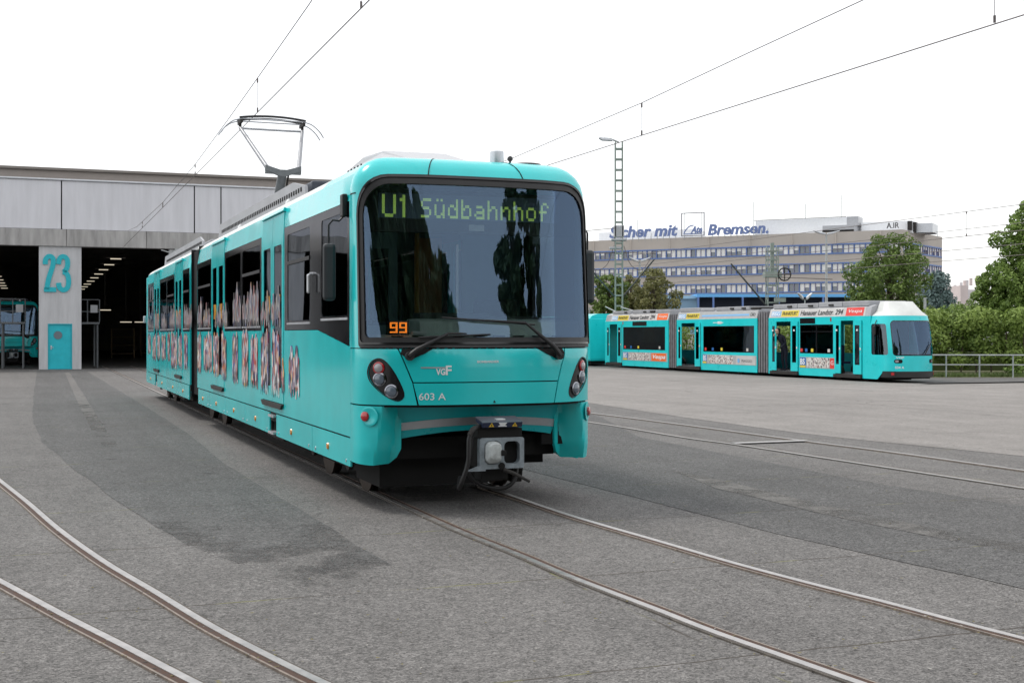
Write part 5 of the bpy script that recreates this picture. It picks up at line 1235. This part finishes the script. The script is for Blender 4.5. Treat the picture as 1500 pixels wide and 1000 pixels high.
lamp2(1210.5,343,120,'tall twin headed street lamp in front of the office windows',.13,2,1.25)
lamp2(937,383,100,'twin headed street lamp between the two left trees',.11,2,.85)
lamp2(1355,436,62,'short grey lamp post right behind the far tram cab',.09,0,.3)
lamp2(1179,438,70,'small white twin lamp just above the roof of the far tram',.05,2,.38)
lamp2(863.5,450,95,'thin grey pole seen just right of the big tram above the older tram',.09,0,.3)
# ================================================================ overhead wires
def wires(label,top,bot,drops,rt=.008,name='overhead_wire'):
    e=empty(name,(0,0,0),0,label,'wire')
    if top: MB().tube(top,rt,5).build('carrier_wire',WIRE,e)
    if bot: MB().tube(bot,rt*1.1,5).build('contact_wire',WIRE,e)
    for a,b in drops:
        q=MB(); q.tube([a,b],rt*.6,4); q.tube([a,(a[0],a[1],a[2]-.09)],rt*2.2,5); q.tube([(b[0],b[1],b[2]+.09),b],rt*2.2,5); q.build('dropper_wire',WIRE,e)
    return e
cz=6.13; tc_=1.03
W=lambda b,z,t=tc_:tw(t,b,z)
def lerp(a,b,k): return a+(b-a)*k
con=lambda b: W(b,6.13,lerp(1.0,1.2,min(1,max(0,b/50))))
car_pts=[(-14,7.9),(-6,7.55),(3.5,7.25),(7.05,7.02),(12.06,6.80),(16,6.64),(22.5,6.42),(32,6.30),(44,6.42),(50,6.7)]
def carz(b):
    for (b0,z0),(b1,z1) in zip(car_pts,car_pts[1:]):
        if b<=b1: return z0+(z1-z0)*(b-b0)/(b1-b0)
    return car_pts[-1][1]
wires('carrier and contact wire over the big tram leading into the depot hall',[con(b)[:2]+(z,) for b,z in car_pts],[con(b) for b in(-14,0,12,25,40,53)],[(con(b)[:2]+(carz(b),),con(b)) for b in(3.6,12.06,22.5,32,41)])
# right pair over the side tracks, parallel to them
def par(u,v,z): 
    Y=(z-CAM_H)*FPX/(HOR-v); return Vector(((u-750)/FPX*Y,Y,0))
pc=par(1500,22,5.7); dd=Vector((-.3805,1,0))
def rp(s,z,o=0): q=pc+dd*s; return (q.x,q.y,z)
def uz(u,v):  # point of the vertical plane through pc seen at (u,v)
    k=(u-750)/FPX; s=(k*pc.y-pc.x)/(dd.x-k*dd.y); q=pc+dd*s; return s,CAM_H+(HOR-v)/FPX*q.y
tp=[uz(1425,-75),uz(1265,0),uz(1100,76),uz(940,151),uz(850,189),uz(748,233)]; tp=[(tp[0][0]-4,tp[0][1]+.6)]+tp+[(tp[-1][0]+40,tp[-1][1]+.3)]
bp_=[(-8,5.7),(0,5.7)]+[uz(940,198.5),uz(800,243)]; bp_.append((bp_[-1][0]+45,bp_[-1][1]))
s1,z1_=uz(940,151); s2,z2_=uz(940,198); s3,_=uz(1457,-40)
wires('carrier and contact wire crossing the white sky at upper right',[rp(s,z) for s,z in tp],[rp(s,z) for s,z in bp_],[(rp(s1,z1_),rp(s1,z2_)),(rp(s3,5.75+1.25),rp(s3,5.72))],.0085)
def far_line(lab,u,v,z,sag=.0,pair=None):
    Y=(z-CAM_H)*FPX/(HOR-v); X=(u-750)/FPX*Y; P=[(X-.3805*s,Y+s,z+sag*abs(s)/60) for s in(-14,0,15,30,50,80)]
    return P
a1=far_line('',1500,299,6.8); Yq2=5*FPX/(HOR-299); zc=CAM_H+(HOR-337)/FPX*Yq2; a2=[(p[0],p[1],zc) for p in a1]
wires('uppermost far overhead pair left of the big right tree, joined by a dropper',a1,a2,[((a1[1][0]-.3805*3,a1[1][1]+3,6.8),(a1[1][0]-.3805*3,a1[1][1]+3,zc))],.013)
b1_=far_line('',1500,326,6.8); Yq3=5*FPX/(HOR-326); zc=CAM_H+(HOR-357)/FPX*Yq3; wires('middle far overhead pair passing in front of the office block corner',b1_,[(p[0],p[1],zc) for p in b1_],[],.014)
c1_=far_line('',1500,373,5.7); wires('lowest far overhead wire running into the right tree',None,c1_,[],.015)
lw=[at(860,338,70),at(903,334,Ym)]; wires('short wire from the slender lattice mast towards the big tram',None,lw,[],.02)
# ================================================================ railing, hedge, trees
ra=(12,52.6); rb=(40,49.2); rl=empty('railing',(ra[0],ra[1],0),math.atan2(rb[1]-ra[1],rb[0]-ra[0]),'low galvanised railing in front of the hedge at the right','railing'); LLn=math.dist(ra,rb)
q=MB(); q.tube([(0,0,.92),(LLn,0,.92)],.03,8); q.build('top_rail',GALV,rl,True); q=MB(); q.tube([(0,0,.52),(LLn,0,.52)],.025,8); q.build('middle_rail',GALV,rl,True)
x=.6
while x<LLn: q=MB(); q.tube([(x,0,0),(x,0,.92)],.032,8); q.build('post',GALV,rl,True); x+=1.32
def leafmat(n,c1,c2,tr=.25):
    m=bpy.data.materials.new(n); m.use_nodes=True; t=m.node_tree; b=t.nodes['Principled BSDF']; b.inputs['Roughness'].default_value=.55; b.inputs['Specular IOR Level'].default_value=.3
    g=t.nodes.new('ShaderNodeNewGeometry'); tc=t.nodes.new('ShaderNodeTexCoord'); nz=t.nodes.new('ShaderNodeTexNoise'); nz.inputs['Scale'].default_value=.8; nz.inputs['Detail'].default_value=3; t.links.new(tc.outputs['Object'],nz.inputs[0])
    ad=t.nodes.new('ShaderNodeMath'); ad.operation='ADD'; mu=t.nodes.new('ShaderNodeMath'); mu.operation='MULTIPLY'; mu.inputs[1].default_value=.5
    t.links.new(g.outputs['Random Per Island'],mu.inputs[0]); t.links.new(mu.outputs[0],ad.inputs[0]); t.links.new(nz.outputs[0],ad.inputs[1])
    mr=t.nodes.new('ShaderNodeMapRange'); mr.inputs[1].default_value=.35; mr.inputs[2].default_value=1.15; t.links.new(ad.outputs[0],mr.inputs[0])
    mx=t.nodes.new('ShaderNodeMix'); mx.data_type='RGBA'; mx.inputs[6].default_value=(*c1,1); mx.inputs[7].default_value=(*c2,1); t.links.new(mr.outputs[0],mx.inputs[0]); t.links.new(mx.outputs[2],b.inputs['Base Color'])
    tl=t.nodes.new('ShaderNodeBsdfTranslucent'); t.links.new(mx.outputs[2],tl.inputs[0]); ms=t.nodes.new('ShaderNodeMixShader'); ms.inputs[0].default_value=tr
    o=t.nodes['Material Output']; t.links.new(b.outputs[0],ms.inputs[1]); t.links.new(tl.outputs[0],ms.inputs[2]); t.links.new(ms.outputs[0],o.inputs[0]); _M[n]=m; return m
LF1=leafmat('leaf_mid_green',(.06,.11,.025),(.20,.28,.07)); LF2=leafmat('leaf_olive',(.10,.115,.04),(.28,.27,.11)); LF3=leafmat('leaf_fresh_green',(.07,.13,.022),(.25,.35,.09)); LF4=leafmat('needle_blue_green',(.08,.13,.12),(.20,.28,.27)); LFH=leafmat('hedge_leaf',(.09,.15,.028),(.30,.40,.10)); LFD=leafmat('leaf_dark',(.05,.085,.03),(.13,.18,.07),.2)
def leafcloud(centres,n,size,rnd,up=.3):
    V=[];F=[]
    tot=sum(c[3]**2.2 for c in centres)
    for cx,cy,cz,r,sq in centres:
        k=int(n*r**2.2/tot)
        for i in range(k):
            while True:
                a,b,c=rnd.uniform(-1,1),rnd.uniform(-1,1),rnd.uniform(-1,1); d=a*a+b*b+c*c
                if d<1 and rnd.random()<.25+.75*d: break
            x,y,z=cx+a*r,cy+b*r,cz+c*r*sq
            nx,ny,nz=a+rnd.gauss(0,.6),b+rnd.gauss(0,.6),c+up+rnd.gauss(0,.6)
            nn=Vector((nx,ny,nz)).normalized(); t=nn.orthogonal().normalized(); t.rotate(Matrix.Rotation(rnd.uniform(0,6.28),3,nn)); u=nn.cross(t)
            s=size*rnd.uniform(.6,1.3); P=Vector((x,y,z)); n0=len(V)
            V+=[tuple(P-t*s),tuple(P+u*s*.5),tuple(P+t*s),tuple(P-u*s*.5)]; F.append((n0,n0+1,n0+2,n0+3))
    return V,F
def tree(x,y,h,crown,label,leaf,n,size,seed,kind='broadleaf_tree',trunk=.22,z0=None,top=1.0,ncl=34,shape='round',group=None,rs_=.42):
    rnd=random.Random(seed); e=empty(kind,(x,y,0),rnd.uniform(0,.5),label,'tree',group)
    cw=crown; zb=z0 if z0 is not None else h*.3; cl=[]; limbs=[]
    for i in range(ncl):
        f=(i+.5)/ncl; z=zb+(h-zb)*f
        if shape=='round': rad=cw*math.sqrt(max(.02,1-((f-.42)/.62)**2))
        elif shape=='cone': rad=cw*(1-f)**.8+.1
        elif shape=='column': rad=cw*min(1,.55+f*1.5)*min(1,(1.02-f)*3.0)**.6
        a=i*2.4+rnd.uniform(-.4,.4); rr_=rad*rnd.uniform(.35,.92)
        r=cw*rnd.uniform(rs_*.6,rs_)*(.75 if f>.8 else 1)
        cl.append((rr_*math.cos(a),rr_*math.sin(a),min(z,h-r*.5),r,rnd.uniform(.6,.9)))
        if i%3==0: limbs.append((rr_*.8*math.cos(a),rr_*.8*math.sin(a),z))
    if shape=='round': cl.append((0,0,zb+(h-zb)*.5,cw*.55,1))
    V,F=leafcloud(cl,n,size,rnd); me=bpy.data.meshes.new('crown'); me.from_pydata(V,[],F); link('crown',me,leaf,e)
    q=MB(); q.tube([(0,0,-.05),(.05,0,h*.3),(0,.06,h*.6),(0,0,h*.88)],[trunk*1.3,trunk,trunk*.6,trunk*.15],8)
    for lx,ly,lz in limbs: q.tube([(0,0,max(.6,lz*.62)),(lx*.5,ly*.5,lz*.84),(lx,ly,lz)],[trunk*.45,trunk*.28,trunk*.08],5)
    q.build('trunk',BARK,e,True); return e
def tat(u,Y): return (u-750)/FPX*Y
def th(v,Y): return CAM_H+(HOR-v)/FPX*Y
tree(tat(893,96),96,th(403,96),1.9,'rounded mid green tree left of the slender lattice mast',LF1,9000,.12,1,z0=1.0,ncl=50,rs_=.33)
tree(tat(925,100),100,th(404,100),1.5,'small olive tree squeezed between the lattice mast and the grey lamp pole',LF2,6000,.13,8,z0=1.0)
tree(tat(960,94),94,th(394,94),2.0,'olive brown tinged tree right of the grey lamp pole before the office',LF2,9000,.12,2,z0=1.0,ncl=60,rs_=.3)
tree(tat(1302,92),92,th(344,92),3.35,'broad loose green tree hiding the right part of the office windows',LF1,15000,.13,3,ncl=84,z0=1.9,rs_=.27)
tree(tat(1262,90),90,th(420,90),1.2,'low side bush at the left foot of the broad green tree',LF1,3500,.13,13,z0=1.2,kind='bush')
tree(tat(1372,105),105,th(398,105),2.9,'blue green conifer right of the broad tree at the office corner',LF4,9000,.15,4,kind='conifer',shape='cone',z0=.5)
tree(tat(1400,85),85,th(447,85),1.9,'small pale green bush rising above the hedge behind the lamp post',LF3,3500,.13,14,z0=.8,kind='bush')
tree(tat(1516,70),70,th(293,70),2.35,'tall bushy green tree at the right edge of the picture',LF3,22000,.12,5,ncl=90,z0=1.5,rs_=.30)
tree(tat(1458,72),72,th(388,72),1.35,'lower leafy tree leaning left from the tall right edge tree',LF3,8000,.12,6,z0=1.2,ncl=50,rs_=.34)
tree(tat(1425,150),150,th(440,150),3,'distant low dark tree on the horizon above the hedge',LF1,3000,.2,16,z0=.5,kind='bush')
# hedge
def hedge(x0,x1,y,dep,h,label,n,seed):
    rnd=random.Random(seed); e=empty('hedge',((x0+x1)/2,y,0),0,label,'hedge'); cl=[]; w=x1-x0; k=0
    x=-w/2
    while x<w/2:
        for j in range(3):
            z=h*(.25+.27*j)+rnd.uniform(-.15,.15); r=rnd.uniform(.45,.8); cl.append((x+rnd.uniform(-.3,.3),rnd.uniform(-dep*.3,dep*.3),z+(rnd.uniform(0,.35) if j==2 else 0),r,.9))
        x+=.55
    V,F=leafcloud(cl,n,.10,rnd,.15); me=bpy.data.meshes.new('foliage'); me.from_pydata(V,[],F); link('foliage',me,LFH,e)
    q=MB(); x=-w/2
    while x<w/2: q.tube([(x,0,0),(x+rnd.uniform(-.2,.2),0,h*.7)],.04,4); x+=.7
    q.build('stems',BARK,e)
hedge(14.5,38,58.5,2.2,2.75,'long dense clipped green hedge behind the railing at the right',70000,21)
hedge(4,20,74,2.2,2.1,'low green bushes seen through the open doors behind the far tram',16000,22)
tree(21.2,53.2,.55,.42,'low weedy green plant at the foot of the railing',LF3,700,.06,31,kind='weed_plant',trunk=.01,z0=.05,ncl=9)
# loose bits lying on the yard
rg=random.Random(77); q=MB()
for i in range(900):
    if i%3: u=rg.uniform(0,1500); v=560+rg.random()**1.5*440; x,y=gp(u,v); x+=rg.gauss(0,.2)
    else: P_=rg.choice((Lf,Rf,A,B)); k=rg.randrange(len(P_)-1); tt=rg.random(); x=P_[k][0]*(1-tt)+P_[k+1][0]*tt+rg.choice((-1,1))*abs(rg.gauss(.07,.05)); y=P_[k][1]*(1-tt)+P_[k+1][1]*tt
    s_=rg.uniform(.004,.013); a=rg.uniform(0,6.3); q.k=rg.choice((0,0,1,2))
    q.add([(x+s_*math.cos(a+j*1.6)*(1+.5*(j%2)),y+s_*math.sin(a+j*1.6),.013+(.004 if j%2 else 0)) for j in range(4)],[(0,1,2,3)])
tag(q.build('litter',[mat('dry_leaf_bits',(.16,.14,.06),.9),mat('pale_grit',(.3,.29,.27),.9),mat('dark_grit',(.05,.045,.04),.9)],fix=False),'scattered grit and dry leaf bits on the yard paving','grit',kind='stuff')
# car roof glimpsed over the hedge
yc=63.0; xc=tat(1383,yc); car=empty('parked_car',(xc,yc,.9),0,'white car glimpsed above the hedge behind the lamp post','car')
q=MB(); q.prism([(-2.1,.3),(-2.1,.85),(-1.5,.95),(-.9,1.42),(.7,1.45),(1.4,1.0),(2.1,.85),(2.15,.3)],1,-.8,.8); q.build('car_body',mat('car_white',(.7,.7,.7),.3,coat=.5),car,bevel=.06)
q=MB(); q.prism([(-1.3,.98),(-.82,1.36),(.62,1.38),(1.15,1.02)],1,-.81,.81); q.build('car_window',OGL,car)
for x in(-1.3,1.3):
    q=MB(); q.lathe([(.31,-.85),(.31,.85)],(x,0,.31),'y',16); q.build('wheel',RUB,car)
mound=MB(); mound.prism([(18,0),(20,.9),(60,.9),(60,0)],1,61.2,75); tag(mound.build('embankment',mat('embankment_grass',(.1,.13,.05),.9,var=.3,scale=.6)),kind='structure')
# poplars behind the photographer, seen mirrored in the windshield
tree(20.7,-5.5,17,2.2,'left of two narrow poplars behind the photographer, mirrored in the windshield',LFD,15000,.26,41,kind='poplar',shape='column',z0=1,trunk=.4,ncl=60)
tree(22.3,-2.2,21,2.4,'right and taller of two narrow poplars behind the photographer, mirrored in the windshield',LFD,17000,.26,45,kind='poplar',shape='column',z0=1,trunk=.4,ncl=60)
for (x,y,h,c,l) in((-11,-9.5,17,5,'broad dark tree added unseen for the windshield reflection, leftmost of the row'),(-5,-12,17,5,'second from left of the unseen broad dark trees added for the windshield reflection'),(1,-13,16.5,4.6,'broad dark tree straight behind the photographer, added unseen for the windshield reflection'),(7,-11.5,14.5,4.2,'fourth from left of the unseen broad dark trees added for the windshield reflection'),(11.2,-9.5,12.3,3.2,'smallest dark tree of the unseen row added for the windshield reflection, nearest the poplars')):
    tree(x,y,h,c,l,LFD,12000,.5,int(50+x),trunk=.4,z0=.8,ncl=60,group='broad trees added behind the photographer for the windshield reflection')  # unseen row of broad trees, added to darken the windshield's left reflection
